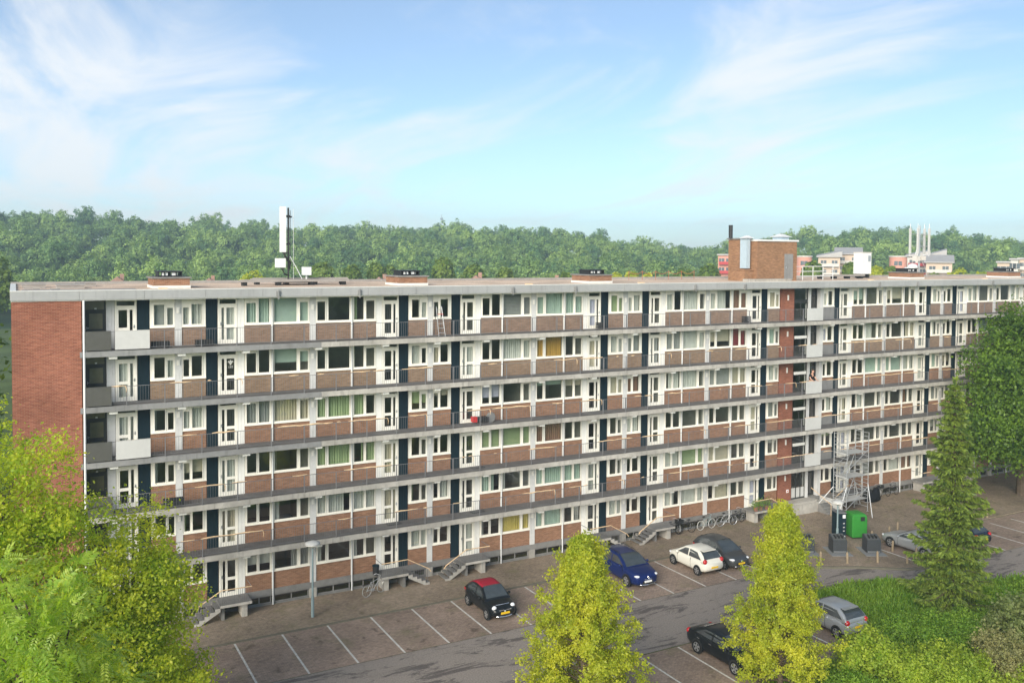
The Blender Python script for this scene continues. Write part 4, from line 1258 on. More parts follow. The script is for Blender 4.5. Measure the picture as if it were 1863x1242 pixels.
# ------------------------------------------------------------------ bicycles
def bicycle(label, loc, rz, frame='black_metal', tyre='tyre', crate=False):
    b = tag(empty('bicycle', (*loc, .055), rz), label, 'bicycle', 'bicycles along the basement wall')
    for xx in (-.54, .54):
        w = MB()
        n = 22
        w.tube([(xx + .33 * math.cos(2 * PI * i / n), 0, .34 + .33 * math.sin(2 * PI * i / n)) for i in range(n + 1)], .02, 5, cap=False)
        wh = w.build('wheel', tyre, b)
        s = MB()
        for i in range(8): s.tube([(xx, 0, .34), (xx + .32 * math.cos(PI * i / 4 + .2), 0, .34 + .32 * math.sin(PI * i / 4 + .2))], .004, 3)
        s.build('spokes', 'metal', wh)
    f = MB()
    f.tube([(-.54, 0, .34), (-.08, 0, .30), (.36, 0, .78)], .018, 6).tube([(-.54, 0, .34), (-.22, 0, .80), (-.08, 0, .30)], .016, 6).tube([(-.22, 0, .74), (.36, 0, .86)], .016, 6)
    f.build('frame', frame, b)
    MB().tube([(.54, 0, .34), (.40, 0, .72), (.34, 0, 1.02)], .016, 6).build('fork', frame, b)
    MB().tube([(.18, -.27, 1.02), (.30, -.2, 1.08), (.36, 0, 1.06), (.30, .2, 1.08), (.18, .27, 1.02)], .013, 6).build('handlebar', 'metal', b)
    MB().blob((-.27, 0, .92), (.14, .08, .045)).tube([(-.24, 0, .78), (-.26, 0, .9)], .014, 5).build('saddle', 'black_plastic', b)
    MB().box(-.85, -.35, -.06, .06, .72, .735).tube([(-.8, .05, .72), (-.56, .05, .36)], .008, 4).build('rack', 'black_metal', b)
    MB().lathe([(.09, -.01), (.09, .01)], 12, 'y', (-.08, 0, .30)).tube([(-.08, -.1, .30), (.08, -.1, .26)], .012, 4).tube([(-.08, .1, .30), (-.24, .1, .34)], .012, 4).build('crank', 'metal', b)
    if crate: MB().box(.5, .8, -.2, .2, .78, .80).box(.5, .515, -.2, .2, .8, 1.02).box(.785, .8, -.2, .2, .8, 1.02).box(.515, .785, -.2, -.185, .8, 1.02).box(.515, .785, .185, .2, .8, 1.02).build('crate', 'black_plastic', b)


bicycle('dark bicycle with front crate leaning by the right-hand front steps', (32.75, -.42), .06, crate=True)
bicycle('dark bicycle with front crate beside the white-tyred bicycle', (33.75, -.55), PI - .05, crate=True)
bicycle('bicycle with pale tyres standing at the basement wall', (35.7, -.48), .05, 'lamp_post', 'curtain_white')
bicycle('pale grey bicycle with large handlebar by the concrete pillar', (37.6, -.50), -.12, 'alu', 'metal')
bicycle('black bicycle nearest the planted landing', (38.7, -.44), .2)
bicycle('bicycle with grey tyres leaning under the landing near the lamp post', (10.4, -1.25), .35, 'alu', 'curtain_grey')
bicycle('black bicycle right of the scaffold tower', (51.4, -.75), -.35, 'black_metal', 'tyre', True)
bicycle('black bicycle with crate against the wall far right of the scaffold', (53.4, -.55), .15, 'black_metal', 'tyre', True)
bicycle('dark bicycle farthest right along the basement wall', (55.4, -.5), .05)
cv = tag(empty('covered_scooter', (52.4, -1.05, .055), .1), 'scooter under a black cover beside the scaffold tower', 'scooter')
mb = MB()
rings = []
for i in range(11):
    x = -.85 + .17 * i; h = [.45, .72, .86, .86, .82, .84, .95, 1.1, 1.12, .9, .5][i]; w = .10 + .22 * math.sin(PI * (i + .5) / 11)
    rings.append([(x, -w, .08), (x, -w * 1.05, h * .5), (x, -w * .6, h * .9), (x, 0, h), (x, w * .6, h * .9), (x, w * 1.05, h * .5), (x, w, .08)])
loft(mb, rings); mb.build('cover', 'cloth_black', cv, smooth=True)
for xx in (-.62, .62): MB().lathe([(.14, -.05), (.22, -.05), (.23, 0), (.22, .05), (.14, .05)], 14, 'y', (xx, 0, .23)).build('wheel', 'tyre', cv)

# ------------------------------------------------------------------ street furniture
def lamp_post(label, x, y, h):
    l = tag(empty('street_lamp', (x, y, .05)), label, 'street lamp')
    MB().tube([(0, 0, 0), (0, 0, 1.1)], .085, 10).build('base', 'lamp_post', l)
    MB().tube([(0, 0, 1.1), (0, 0, h - .28)], [.058, .045], 10).build('pole', 'lamp_post', l)
    MB().lathe([(.05, h - .34), (.16, h - .27), (.38, h - .17), (.41, h - .12)], 20).build('lamp_glass', 'lamp_white', l, smooth=True)
    MB().lathe([(.41, h - .119), (.39, h - .06), (.2, h + .01), (.05, h + .04)], 20).build('lamp_cap', 'grey_plate', l, smooth=True)


lamp_post('street lamp with a disc head in front of the left flats', 6.36, -2.75, 4.1)
lamp_post('street lamp with a disc head in front of the scaffold tower', 41.35, -7.25, 3.0)
KR = R(-28)


def container(label, x, y):
    c = tag(empty('waste_container', (x, y, .055), KR), label, 'waste container', 'dark waste containers on concrete pads'); c.scale = (.82, .82, .85)
    MB().box(-.85, .85, -1.15, 1.15, .0, .03).build('pad', 'pad', c)
    MB().box(-.48, .48, -.42, .42, .031, .09).build('foot', 'metal', c)
    mb = MB(); pr = [(-.5, .09), (.5, .09), (.5, 1.28), (.34, 1.38), (-.5, 1.06)]
    pr = [(-.52, .09), (.52, .09), (.52, 1.26), (.40, 1.30), (-.52, 1.02)]
    n = len(pr)
    mb.add([(-.56, y, z) for y, z in pr] + [(.56, y, z) for y, z in pr], [tuple(range(n))[::-1], tuple(range(n, 2 * n))] + [(i, (i + 1) % n, n + (i + 1) % n, n + i) for i in range(n)])
    mb.build('body', 'bin_dark', c)
    lid = MB().add([(-.5, -.46, 1.045), (.5, -.46, 1.045), (.5, .36, 1.295), (-.5, .36, 1.295), (-.5, -.46, 1.075), (.5, -.46, 1.075), (.5, .36, 1.325), (-.5, .36, 1.325)], BOXF).build('lid', 'bin_top', c)
    for dx in (-.28, 0, .28): MB().box(dx - .05, dx + .05, -.30, .2, 1.10, 1.30).build('hinge', 'black_metal', lid)
    MB().box(-.5, .5, -.535, -.521, .13, .18).build('trim', 'metal', c)


container('dark waste container partly hidden by the right yellow-green tree', 38.25, -7.35)
container('dark waste container below the street lamp, middle of the three', 40.15, -8.35)
container('dark waste container on the pad nearest the silver coupe', 42.15, -9.4)

gb = tag(empty('clothes_bank', (43.95, -6.55, .055), R(-20)), 'bright green clothes bank with a dark hatch on the paved square', 'clothes bank')
mb = MB(); rings = []
for z, a, b in ((.06, .52, .58), (.10, .56, .62), (1.35, .56, .62), (1.55, .53, .59), (1.66, .44, .5), (1.70, .3, .36)):
    rings.append([(x * a, y * b, z) for x, y in ((-1, -.9), (-.9, -1), (.9, -1), (1, -.9), (1, .9), (.9, 1), (-.9, 1), (-1, .9))])
loft(mb, rings); mb.build('body', 'green_bin', gb)
MB().box(.03, .33, -.645, -.60, 1.22, 1.5).build('hatch', 'black_metal', gb)
MB().box(-.5, .5, -.55, .55, 0, .06).build('foot', 'black_metal', gb)
nb = tag(empty('notice_cabinet', (42.75, -6.15, .055), R(-20)), 'tall dark green cabinet with white notices beside the clothes bank', 'cabinet')
MB().box(-.30, .30, -.42, .42, 0, 1.75).build('body', 'dark_panel', nb)
MB().box(-.33, .33, -.45, .45, 1.752, 1.80).build('cap', 'slab_grey', nb)
for z in (1.42, .05):
    MB().box(.04, .25, -.432, -.4205, z, z + .24 if z > 1 else z + .15).build('notice', 'sign_white', nb)
for z in (1.02, .75, .5): MB().box(.08, .2, -.43, -.4205, z, z + .07).build('notice', 'grey_plate', nb)

bp = MB().lathe([(.075, 0), (.075, .62), (.05, .70), (.012, .74)], 8)
bme = bp.mesh('bollard', 'bollard')
BOL = [(37.5, -9.35, 'wooden bollard by the kerb in front of the middle waste container'), (38.9, -10.25, 'wooden bollard between the middle and right waste container pads'), (40.75, -11.05, 'wooden bollard in front of the right waste container'), (42.3, -12.05, 'wooden bollard at the kerb corner before the silver coupe'),
       (44.0, -7.9, 'wooden bollard just ahead of the silver coupe nose'), (46.0, -7.75, 'wooden bollard behind the silver coupe bonnet'), (47.4, -7.3, 'wooden bollard at the left of the dark navy hatchback'), (53.9, -8.0, 'wooden bollard right of the dark navy hatchback'), (56.5, -8.05, 'rightmost wooden bollard near the big tree'),
       (43.6, -9.9, 'wooden bollard beside the silver coupe front wheel'), (43.75, -11.6, 'wooden bollard beside the silver coupe door')]
for x, y, lb in BOL:
    o = link('bollard', bme, None, (x, y, .045 if y > -8.2 or x < 43 else .01)); tag(o, lb, 'bollard', 'wooden bollards round the paved square')
    o.rotation_euler = (rnd.uniform(-.05, .05), rnd.uniform(-.05, .05), rnd.random())

# ------------------------------------------------------------------ scaffold tower
SC = tag(empty('scaffold_tower', (47.45, -1.45, .055)), 'aluminium scaffold tower with slanted outriggers by the stair core', 'scaffold')
sx0, sx1, sy0, sy1, sh = 0, 2.35, -1.25, 0, 6.1
for x in (sx0, sx1):
    for y in (sy0, sy1): MB().tube([(x, y, .02), (x, y, sh)], .026, 8).build('standard', 'alu', SC)
for x in (sx0, sx1):
    mb = MB()
    for i in range(20): mb.tube([(x, sy0, .35 + i * .30), (x, sy1, .35 + i * .30)], .02, 6)
    mb.build('ladder_frame', 'alu', SC)
for z in (1.05, 2.85, 4.65):
    for y in (sy0, sy1): MB().tube([(sx0, y, z), (sx1, y, z)], .022, 6).tube([(sx0, y, z + .5), (sx1, y, z + .5)], .02, 6).build('guard_rail', 'alu', SC)
    MB().box(sx0 + .05, sx1 - .05, sy0 + .08, sy1 - .1, z - .09, z - .04).build('platform', 'grey_plate', SC)
for i, z in enumerate((.4, 1.5, 3.3)):
    for y in (sy0, sy1):
        a, b = (sx0, sx1) if i % 2 == 0 else (sx1, sx0)
        MB().tube([(a, y, z), (b, y, z + 1.5)], .02, 6).build('brace', 'alu', SC)
MB().tube([(.5, -.4, 1.1), (1.4, -.4, 2.8)], .025, 6).tube([(.5, -.8, 1.1), (1.4, -.8, 2.8)], .025, 6).build('inner_ladder', 'alu', SC)
MB().tube([(.5, -.4, 2.9), (1.4, -.4, 4.6)], .025, 6).tube([(.5, -.8, 2.9), (1.4, -.8, 4.6)], .025, 6).build('inner_ladder', 'alu', SC)
for a, b in (((sx0, sy0, 2.1), (-1.7, -1.9, .02)), ((sx1, sy0, 2.1), (1.15, -2.7, .02)), ((sx0, sy1, 1.9), (-1.5, .7, .02)), ((sx1, sy1, 2.0), (3.6, .5, .02))):
    MB().tube([a, b], .032, 8).tube([(a[0], a[1], .6), ((a[0] + b[0]) / 2, (a[1] + b[1]) / 2, 1.02)], .026, 6).build('outrigger', 'white_metal', SC)
for x in (sx0, sx1):
    for y in (sy0, sy1): MB().box(x - .07, x + .07, y - .07, y + .07, 0, .02).build('foot_plate', 'metal', SC)

# ------------------------------------------------------------------ things on the galleries
ld = tag(empty('stepladder', (14.55, -.55, FLOOR[6])), 'aluminium stepladder with a red band standing on the top gallery', 'ladder')
for s in (0, .42):
    MB().tube([(s + .0, -.35, 0), (s * .8 - .02, .0, 1.75)], .025, 6).build('rail', 'alu', ld)
    MB().tube([(s + .02, .42, 0), (s * .8, .06, 1.70)], .02, 6).build('rear_leg', 'black_metal', ld)
for i in range(6):
    t = (i + .7) / 6.4
    MB().box(.02, .42 - .06 * t, -.35 + .35 * t - .05, -.35 + .35 * t + .05, 1.75 * t, 1.75 * t + .03).build('tread', 'sign_red' if i == 4 else 'alu', ld)


def crate(label, x, k, y=-.95, w=.9, h=.32, d=.3):
    c = tag(empty('slatted_crate', (x, y, FLOOR[k])), label, 'crate', 'black crates on the galleries')
    MB().box(0, w, 0, d, .02, .05).build('base', 'black_plastic', c)
    for i in range(3):
        z = .07 + i * h / 3.3
        MB().box(0, w, 0, .02, z, z + h / 4.5).box(0, w, d - .02, d, z, z + h / 4.5).build('slat', 'black_plastic', c)
    for xx in (0, w / 3, 2 * w / 3, w - .04): MB().box(xx, xx + .04, -.015, -.001, .03, h).build('upright', 'black_plastic', c)


crate('black slatted crate on the top gallery right of the light grey panel', -1.45, 6)
crate('black slatted crate on the top gallery before the second dark panel', .72, 6)
crate('black slatted crate on the third gallery near the left tree', -.9, 3, w=1.0, h=.42)
crate('black box on the top gallery below the mint curtains', 26.2, 6, y=-.5, w=.55, h=.42)
crate('black box on the top gallery left of the red brick strip', 39.0, 6, y=-.5, w=.6, h=.5)
ct = tag(empty('toy_cart', (17.2, -.6, FLOOR[4])), 'small dark cart with a red front and grey wheel on the gallery', 'cart')
MB().box(0, .75, -.2, .2, .12, .42).build('box', 'black_plastic', ct)
MB().box(-.28, -.01, -.18, .18, .14, .46).build('seat', 'sign_red', ct)
MB().lathe([(.05, -.06), (.30, -.06), (.33, 0), (.30, .06), (.05, .06)], 16, 'y', (1.0, 0, .33)).build('wheel', 'slab_grey', ct)
mat_ = tag(MB().box(8.6 + 1.6, 8.6 + 2.7, -.85, -.35, FLOOR[6] + .002, FLOOR[6] + .07).build('folded_sheet', 'black_plastic'), 'black folded sheet lying on the top gallery', 'sheet')
for i, (x, k, lb) in enumerate(((2.1, 3, 'dark doormat on the third gallery, second door from left'), (11.5, 2, 'dark doormat on the second gallery below the curtained flat'), (17.0, 2, 'dark doormat on the second gallery near the venetian blinds'), (17.0, 3, 'dark doormat on the third gallery near the venetian blinds'))):
    m_ = empty('doormat', (x, -.62, FLOOR[k]))
    tag(m_, lb, 'doormat'); MB().box(0, .85, 0, .48, .003, .022).build('pile', 'black_plastic', m_); MB().box(.03, .82, .03, .45, .0221, .027).build('inlay', 'bin_dark', m_)
pb = tag(empty('rubbish_bin', (10.75, -.55, .92)), 'dark plastic bin on the landing near the left street lamp', 'bin')
MB().lathe([(.17, 0), (.2, .5), (.21, .52)], 12).build('body', 'black_plastic', pb); MB().lathe([(.215, .521), (.2, .57), (.05, .6)], 12).build('lid', 'dark_panel', pb)


def leaf_quads(P, Nn, size, rng, aspect=.6, droop=0.0):
    """one folded leaf (4 corners) at each point; Nn: facing."""
    n = len(P)
    Nn = Nn / np.maximum(np.linalg.norm(Nn, axis=1, keepdims=True), 1e-6)
    t = rng.normal(size=(n, 3)); t[:, 2] -= droop
    t -= (t * Nn).sum(1, keepdims=True) * Nn
    t /= np.maximum(np.linalg.norm(t, axis=1, keepdims=True), 1e-6)
    b = np.cross(Nn, t)
    s = np.asarray(size).reshape(-1, 1) if np.ndim(size) else np.full((n, 1), size)
    a = P; c = P + t * s
    m = P + t * s * .5 + Nn * s * .10
    v = np.stack([a, m + b * s * aspect * .5, c, m - b * s * aspect * .5], 1)
    return v.reshape(-1, 3)


def quads_idx(n):
    return np.arange(n * 4, dtype=np.int32).reshape(-1, 4)


def plant_pot(label, x, y, z, seed):
    p = tag(empty('potted_plant', (x, y, z)), label, 'potted plant', 'plants on the landing')
    MB().lathe([(.12, 0), (.17, .28), (.19, .30), (.17, .31)], 12).build('pot', 'terracotta', p)
    rng = np.random.default_rng(seed); n = 260
    P = rng.normal(size=(n, 3)) * (.17, .17, .16) + (0, 0, .5)
    link('leaves', np_mesh('leaves', leaf_quads(P, rng.normal(size=(n, 3)), .11, rng), quads_idx(n), 'leaf_shrub'), p)


plant_pot('potted plant at the front edge of the planted landing', 39.95, -1.0, .92, 1)
plant_pot('bushy potted plant by the door of the planted landing', 40.45, -.95, .92, 2)
plant_pot('potted plant at the right of the planted landing', 41.0, -1.0, .92, 3)


# ------------------------------------------------------------------ the person on the fourth gallery
def person():
    p = tag(empty('person', (45.5, -.80, FLOOR[4])), 'person in a black T-shirt leaning on the light grey gallery panel', 'person')

    def skin(name, V, E, rad, mat, sub=2, root=0):
        me = bpy.data.meshes.new(name); me.from_pydata(V, E, [])
        o = link(name, me, p); o.modifiers.new('skin', 'SKIN'); s = o.modifiers.new('sub', 'SUBSURF'); s.levels = s.render_levels = sub
        for i, r_ in enumerate(rad):
            sv = me.skin_vertices[0].data[i]; sv.radius = (r_, r_) if not isinstance(r_, tuple) else r_
            sv.use_root = (i == root)
        me.materials.append(M[mat]); return o
    # x right, y forward is -y (towards the rail)
    V = [(0, 0, .93), (0, -.03, 1.12), (0, -.10, 1.33), (0, -.16, 1.47), (0, -.19, 1.55), (0, -.22, 1.66), (0, -.22, 1.76),
         (.19, -.13, 1.42), (.27, -.20, 1.17), (.22, -.42, 1.02), (-.19, -.13, 1.42), (-.28, -.20, 1.17), (-.24, -.42, 1.02),
         (.10, 0, .88), (.12, -.02, .48), (.13, .02, .08), (.13, -.12, .04), (-.10, 0, .88), (-.12, -.02, .48), (-.13, .02, .08), (-.13, -.12, .04)]
    E = [(0, 1), (1, 2), (2, 3), (3, 4), (4, 5), (5, 6), (2, 7), (7, 8), (8, 9), (2, 10), (10, 11), (11, 12), (0, 13), (13, 14), (14, 15), (15, 16), (0, 17), (17, 18), (18, 19), (19, 20)]
    rad = [(.15, .11), (.15, .11), (.17, .12), .075, .055, .095, .085, .065, .048, .034, .065, .048, .034, .085, .06, .042, .035, .085, .06, .042, .035]
    skin('body', V, E, rad, 'skin')
    # clothes
    Vs = [(0, 0, .93), (0, -.03, 1.12), (0, -.10, 1.33), (0, -.145, 1.43), (.19, -.13, 1.42), (.255, -.18, 1.24), (-.19, -.13, 1.42), (-.262, -.18, 1.24)]
    skin('shirt', Vs, [(0, 1), (1, 2), (2, 3), (2, 4), (4, 5), (2, 6), (6, 7)], [(.175, .135), (.175, .135), (.195, .145), .10, .085, .072, .085, .072], 'cloth_black')
    Vt = [(0, 0, .95), (.10, 0, .86), (.12, -.02, .48), (.13, .02, .10), (-.10, 0, .86), (-.12, -.02, .48), (-.13, .02, .10)]
    skin('trousers', Vt, [(0, 1), (1, 2), (2, 3), (0, 4), (4, 5), (5, 6)], [(.17, .13), .105, .08, .065, .105, .08, .065], 'cloth_dark')
    MB().blob((0, -.205, 1.765), (.092, .098, .062)).build('hair', 'hair', p, smooth=True)
    MB().blob((0, -.322, 1.665), (.014, .022, .022)).build('nose', 'skin', p, smooth=True)
    for s in (1, -1):
        MB().blob((s * .035, -.312, 1.70), (.014, .010, .009)).build('eye', 'hair', p)
        MB().blob((s * .098, -.215, 1.67), (.012, .024, .034)).build('ear', 'skin', p, smooth=True)
        # hand over the rail: palm and five fingers
        hx, hy, hz = (.22 if s > 0 else -.24), -.42, 1.02
        V = [(hx, hy, hz), (hx, hy - .08, hz - .015)]; E = [(0, 1)]; rad = [.03, (.042, .02)]
        for i, (dx, ln) in enumerate(((-.032, .075), (-.011, .085), (.011, .08), (.032, .065))):
            b = len(V); V += [(hx + dx, hy - .10, hz - .015), (hx + dx, hy - .10 - ln * .5, hz - .03), (hx + dx, hy - .10 - ln * .75, hz - .065)]
            E += [(1, b), (b, b + 1), (b + 1, b + 2)]; rad += [.010, .0095, .008]
        b = len(V); V += [(hx - s * .045, hy - .045, hz - .015), (hx - s * .062, hy - .085, hz - .025)]; E += [(0, b), (b, b + 1)]; rad += [.012, .010]
        skin('hand', V, E, rad, 'skin', 1)
    MB().box(-.035, .035, -.318, -.312, 1.615, 1.625).build('mouth', 'red_light', p)
    for s in (1, -1): MB().blob((s * .13, -.06, .045), (.055, .14, .05)).build('shoe', 'cloth_black', p, smooth=True)


person()
# ------------------------------------------------------------------ vegetation
def blob_points(blobs, n, rng, lo=.5, lump=.28):
    """cluster centres in the outer part of a crown made of ellipsoids, with a lumpy outline."""
    vol = np.array([b[3] * b[4] * b[5] for b in blobs]) ** .67; vol /= vol.sum()
    out, nor = [], []
    for b, c in zip(blobs, rng.multinomial(n, vol)):
        d = rng.normal(size=(c, 3)); d /= np.linalg.norm(d, axis=1, keepdims=True)
        f = 1 + lump * np.sin(d[:, 0] * 5.1 + b[0]) * np.sin(d[:, 1] * 4.3 + b[1]) + lump * .6 * np.sin(d[:, 2] * 7 + b[2])
        r = (lo + (1 - lo) * rng.random(c) ** .6) * f
        out.append(np.array(b[:3]) + d * r[:, None] * np.array(b[3:6])); nor.append(d)
    return np.concatenate(out), np.concatenate(nor)


def tree(name, label, base, blobs, ncl, nleaf, size, mat, trunk_r, trunk_top, seed, sig=.38, limbs=26, group=None, lo=.5, aspect=.62, bark='bark', lump=.28, up=.5):
    rng = np.random.default_rng(seed)
    root = tag(empty(name, base), label, 'tree', group)
    B = np.array(base)
    C, D = blob_points(blobs, ncl, rng, lo, lump)
    C = C[C[:, 2] > B[2] + .35]; D = D[:len(C)]
    idx = rng.integers(0, len(C), nleaf)
    sg = sig * (.6 + .8 * rng.random(len(C)))[idx][:, None]
    P = C[idx] + rng.normal(size=(nleaf, 3)) * sg * (1, 1, .7)
    P[:, 2] = np.maximum(P[:, 2], B[2] + .15)
    cen = np.array([np.mean([b[i] for b in blobs]) for i in range(3)])
    out = P - cen; out /= np.linalg.norm(out, axis=1, keepdims=True)
    Nn = out * .7 + rng.normal(size=(nleaf, 3)) * .75 + (0, 0, up)
    v = leaf_quads(P - B, Nn, size * (.65 + .7 * rng.random(nleaf)), rng, aspect, .3)
    link('crown', np_mesh('crown', v, quads_idx(nleaf), mat), root)
    mb = MB()
    T = Vector(trunk_top) - Vector(base)
    pts = [Vector((0, 0, -.05)), T * .33 + Vector((.1, .05, 0)), T * .66 + Vector((-.08, .04, 0)), T]
    mb.tube(pts, [trunk_r * 1.15, trunk_r * .85, trunk_r * .6, trunk_r * .25], 9)
    for i in rng.choice(len(C), min(limbs, len(C)), replace=False):
        e = Vector(C[i] - B); t = min(.92, max(.22, (e.z - .3 * (Vector((e.x, e.y, 0)) - Vector((T.x, T.y, 0)) * .5).length) / max(T.z, .1)))
        s = T * t; m = s.lerp(e, .5) + Vector((0, 0, .12 * (e - s).length))
        r0 = trunk_r * (1 - t) * .55 + .012
        mb.tube([s, m, e], [r0, r0 * .6, .008], 5)
    mb.build('trunk', bark, root)
    return root


def cone_blobs(x, y, z0, z1, r0, r1, n, p=.8):
    out = []
    for i in range(n):
        t = i / (n - 1); z = z0 + (z1 - z0) * t; r = r0 + (r1 - r0) * t ** p
        out.append((x, y, z, r, r, (z1 - z0) / n * 1.15))
    return out


def conical_tree(label, base, h, Rm, z0, seed, nleaf, size, mat='leaf_yellow'):
    """young tree with ascending branches; leaves sit along the twigs"""
    rng = np.random.default_rng(seed)
    root = tag(empty('young_tree', base), label, 'tree', 'conical yellow-green trees')
    mb = MB().tube([(0, 0, 0), (.05, .03, h * .5), (0, 0, h - .1)], [.14, .085, .012], 9)
    P, wt = [], []
    nb = 170
    for i in range(nb):
        q = (i + .5) / nb
        z = z0 * .32 + (h - .2 - z0 * .32) * q ** .95
        a = i * 2.39996 + rng.normal() * .25
        prof = min(1.0, (.70 + 1.2 * max(0, (z - z0 * .3)) / h)) * Rm * max(.02, (h - z) / (h - z0)) ** 1.12
        l = min(prof, Rm) * (.62 + .55 * rng.random()) + .15
        tilt = .30 + .75 * q + rng.normal() * .12
        d = Vector((math.cos(a) * math.cos(tilt), math.sin(a) * math.cos(tilt), math.sin(tilt)))
        s = Vector((0, 0, max(.4, z - l * .45 * math.sin(tilt))))
        L_ = l / max(.35, math.cos(tilt)) if q < .9 else l * 1.2
        L_ = min(L_, 2.9)
        e = s + d * L_
        mb.tube([s, s.lerp(e, .5) + Vector((0, 0, -.05)), e], [.022 + .02 * (1 - q), .014, .004], 4, cap=False)
        for j in range(6):
            t = .28 + .72 * (j + rng.random()) / 6
            p = s.lerp(e, t)
            tw = (d * .5 + Vector(tuple(rng.normal(size=3) * .65)) + Vector((0, 0, .25))).normalized() * (.28 + .35 * (1 - t) + .12 * rng.random())
            mb.tube([p, p + tw], [.008, .003], 3, cap=False)
            P.append((p, tw)); wt.append(tw.length)
    wt = np.array(wt); wt = wt / wt.sum() * (1 + .0 * wt)
    k = rng.choice(len(P), nleaf, p=wt / wt.sum())
    A = np.array([p for p, _ in P])[k]; T = np.array([t for _, t in P])[k]
    pos = A + T * (rng.random(nleaf) ** .7 * 1.12)[:, None] + rng.normal(size=(nleaf, 3)) * .085
    out = pos * (1, 1, 0); out /= np.maximum(np.linalg.norm(out, axis=1, keepdims=True), .05)
    Nn = out * .55 + rng.normal(size=(nleaf, 3)) * .7 + (0, 0, .75)
    v = leaf_quads(pos, Nn, size * (.6 + .8 * rng.random(nleaf)), rng, .62, .35)
    link('crown', np_mesh('crown', v, quads_idx(nleaf), mat), root)
    mb.build('trunk', 'bark', root)


# two conical yellow-green trees behind the lower parking row
conical_tree('conical yellow-green tree in front of the blue crossover', (11.95, -20.6, 0), 8.35, 2.75, 2.9, 11, 92000, .10)
conical_tree('conical yellow-green tree in front of the black saloon', (22.5, -20.7, 0), 8.25, 2.45, 2.0, 12, 92000, .10)
# trees in the lower left corner
tree('broadleaf_tree', 'tall yellow-tinged broadleaf tree before the red end wall', (-7.9, -15.8, 0), [(-8.0, -15.6, 11.5, 1.9, 2.2, 2.6), (-6.6, -15.2, 9.0, 2.3, 2.3, 2.3), (-9.6, -15.8, 8.6, 2.8, 2.8, 3.2), (-7.4, -15.4, 5.6, 2.9, 2.8, 2.6), (-6.6, -15.0, 10.0, .9, .9, .6)], 1100, 65000, .13, 'leaf_left', .24, (-7.9, -15.7, 11.5), 21, .24, 60, lump=.36)
tree('broadleaf_tree', 'yellow-tinged broadleaf tree beside the first front steps', (-3.9, -14.6, 0), [(-3.75, -14.5, 7.7, 1.75, 1.9, 2.1), (-2.6, -14.2, 7.0, 1.15, 1.3, 1.0), (-4.6, -14.7, 5.4, 2.2, 2.2, 2.2), (-3.4, -14.4, 4.2, 2.0, 2.0, 2.3), (-1.9, -13.6, 2.4, 1.25, 1.4, 1.5), (-3.2, -14.3, 1.7, 1.9, 1.8, 1.4)], 1000, 60000, .13, 'leaf_left', .2, (-3.8, -14.5, 8.6), 22, .23, 60, lump=.36)


def ash(label, base, blobs, ncomp, seed, L0=.42):
    """ash-like tree: each leaf is a row of paired leaflets."""
    rng = np.random.default_rng(seed)
    root = tag(empty('ash_tree', base), label, 'tree')
    B = np.array(base)
    C, D = blob_points(blobs, 90, rng, .55)
    k = rng.integers(0, len(C), ncomp)
    P = C[k] + rng.normal(size=(ncomp, 3)) * .22
    ax = D[k] * .8 + rng.normal(size=(ncomp, 3)) * .6; ax[:, 2] -= .25
    ax /= np.linalg.norm(ax, axis=1, keepdims=True)
    Nn = rng.normal(size=(ncomp, 3)) * .45 + (0, 0, 1); Nn -= (Nn * ax).sum(1, keepdims=True) * ax
    Nn /= np.linalg.norm(Nn, axis=1, keepdims=True)
    sd = np.cross(Nn, ax)
    L = L0 * (.75 + .5 * rng.random(ncomp))[:, None]
    vs = []
    for j in range(13):
        t = (j // 2 + .6) / 6.6; s = 0 if j == 12 else (1 if j % 2 else -1)
        o = P + ax * L * (1 if j == 12 else t) - (0, 0, 1) * L * .35 * t * t
        d = ax * .55 + sd * s * .9 - np.array((0, 0, .22)) if s else ax - np.array((0, 0, .4))
        d = d / np.linalg.norm(d, axis=1, keepdims=True)
        n2 = Nn + rng.normal(size=(ncomp, 3)) * .15; b = np.cross(n2, d); b /= np.linalg.norm(b, axis=1, keepdims=True)
        l = L * .34
        m = o + d * l * .45 + Nn * l * .06
        vs.append(np.stack([o, m + b * l * .17, o + d * l, m - b * l * .17], 1))
    v = np.concatenate(vs, 0).reshape(-1, 3) - B
    link('crown', np_mesh('crown', v, quads_idx(len(v) // 4), 'leaf_ash'), root)
    mb = MB(); T = Vector((blobs[0][0], blobs[0][1], blobs[0][2])) - Vector(base)
    mb.tube([(0, 0, 0), T * .4 + Vector((-.2, 0, 0)), T * .75, T], [.2, .15, .09, .03], 9)
    for i in range(0, len(C), 2):
        e = Vector(C[i] - B); s = T * min(.9, max(.5, e.z / T.z - .2)); mb.tube([s, s.lerp(e, .5) + Vector((0, 0, .15)), e], [.045, .028, .01], 5)
    mb.build('trunk', 'bark', root)


ash('ash tree with feathery leaves in the bottom left corner', (-8.2, -28.6, 0), [(-6.75, -28, 11.2, 1.15, 1.3, 1.45), (-7.7, -27.6, 10.3, 1.2, 1.3, 1.2), (-6.7, -28.3, 9.7, 1.25, 1.3, 1.2), (-8.1, -28, 12.0, .8, .9, 1.0)], 1500, 5)

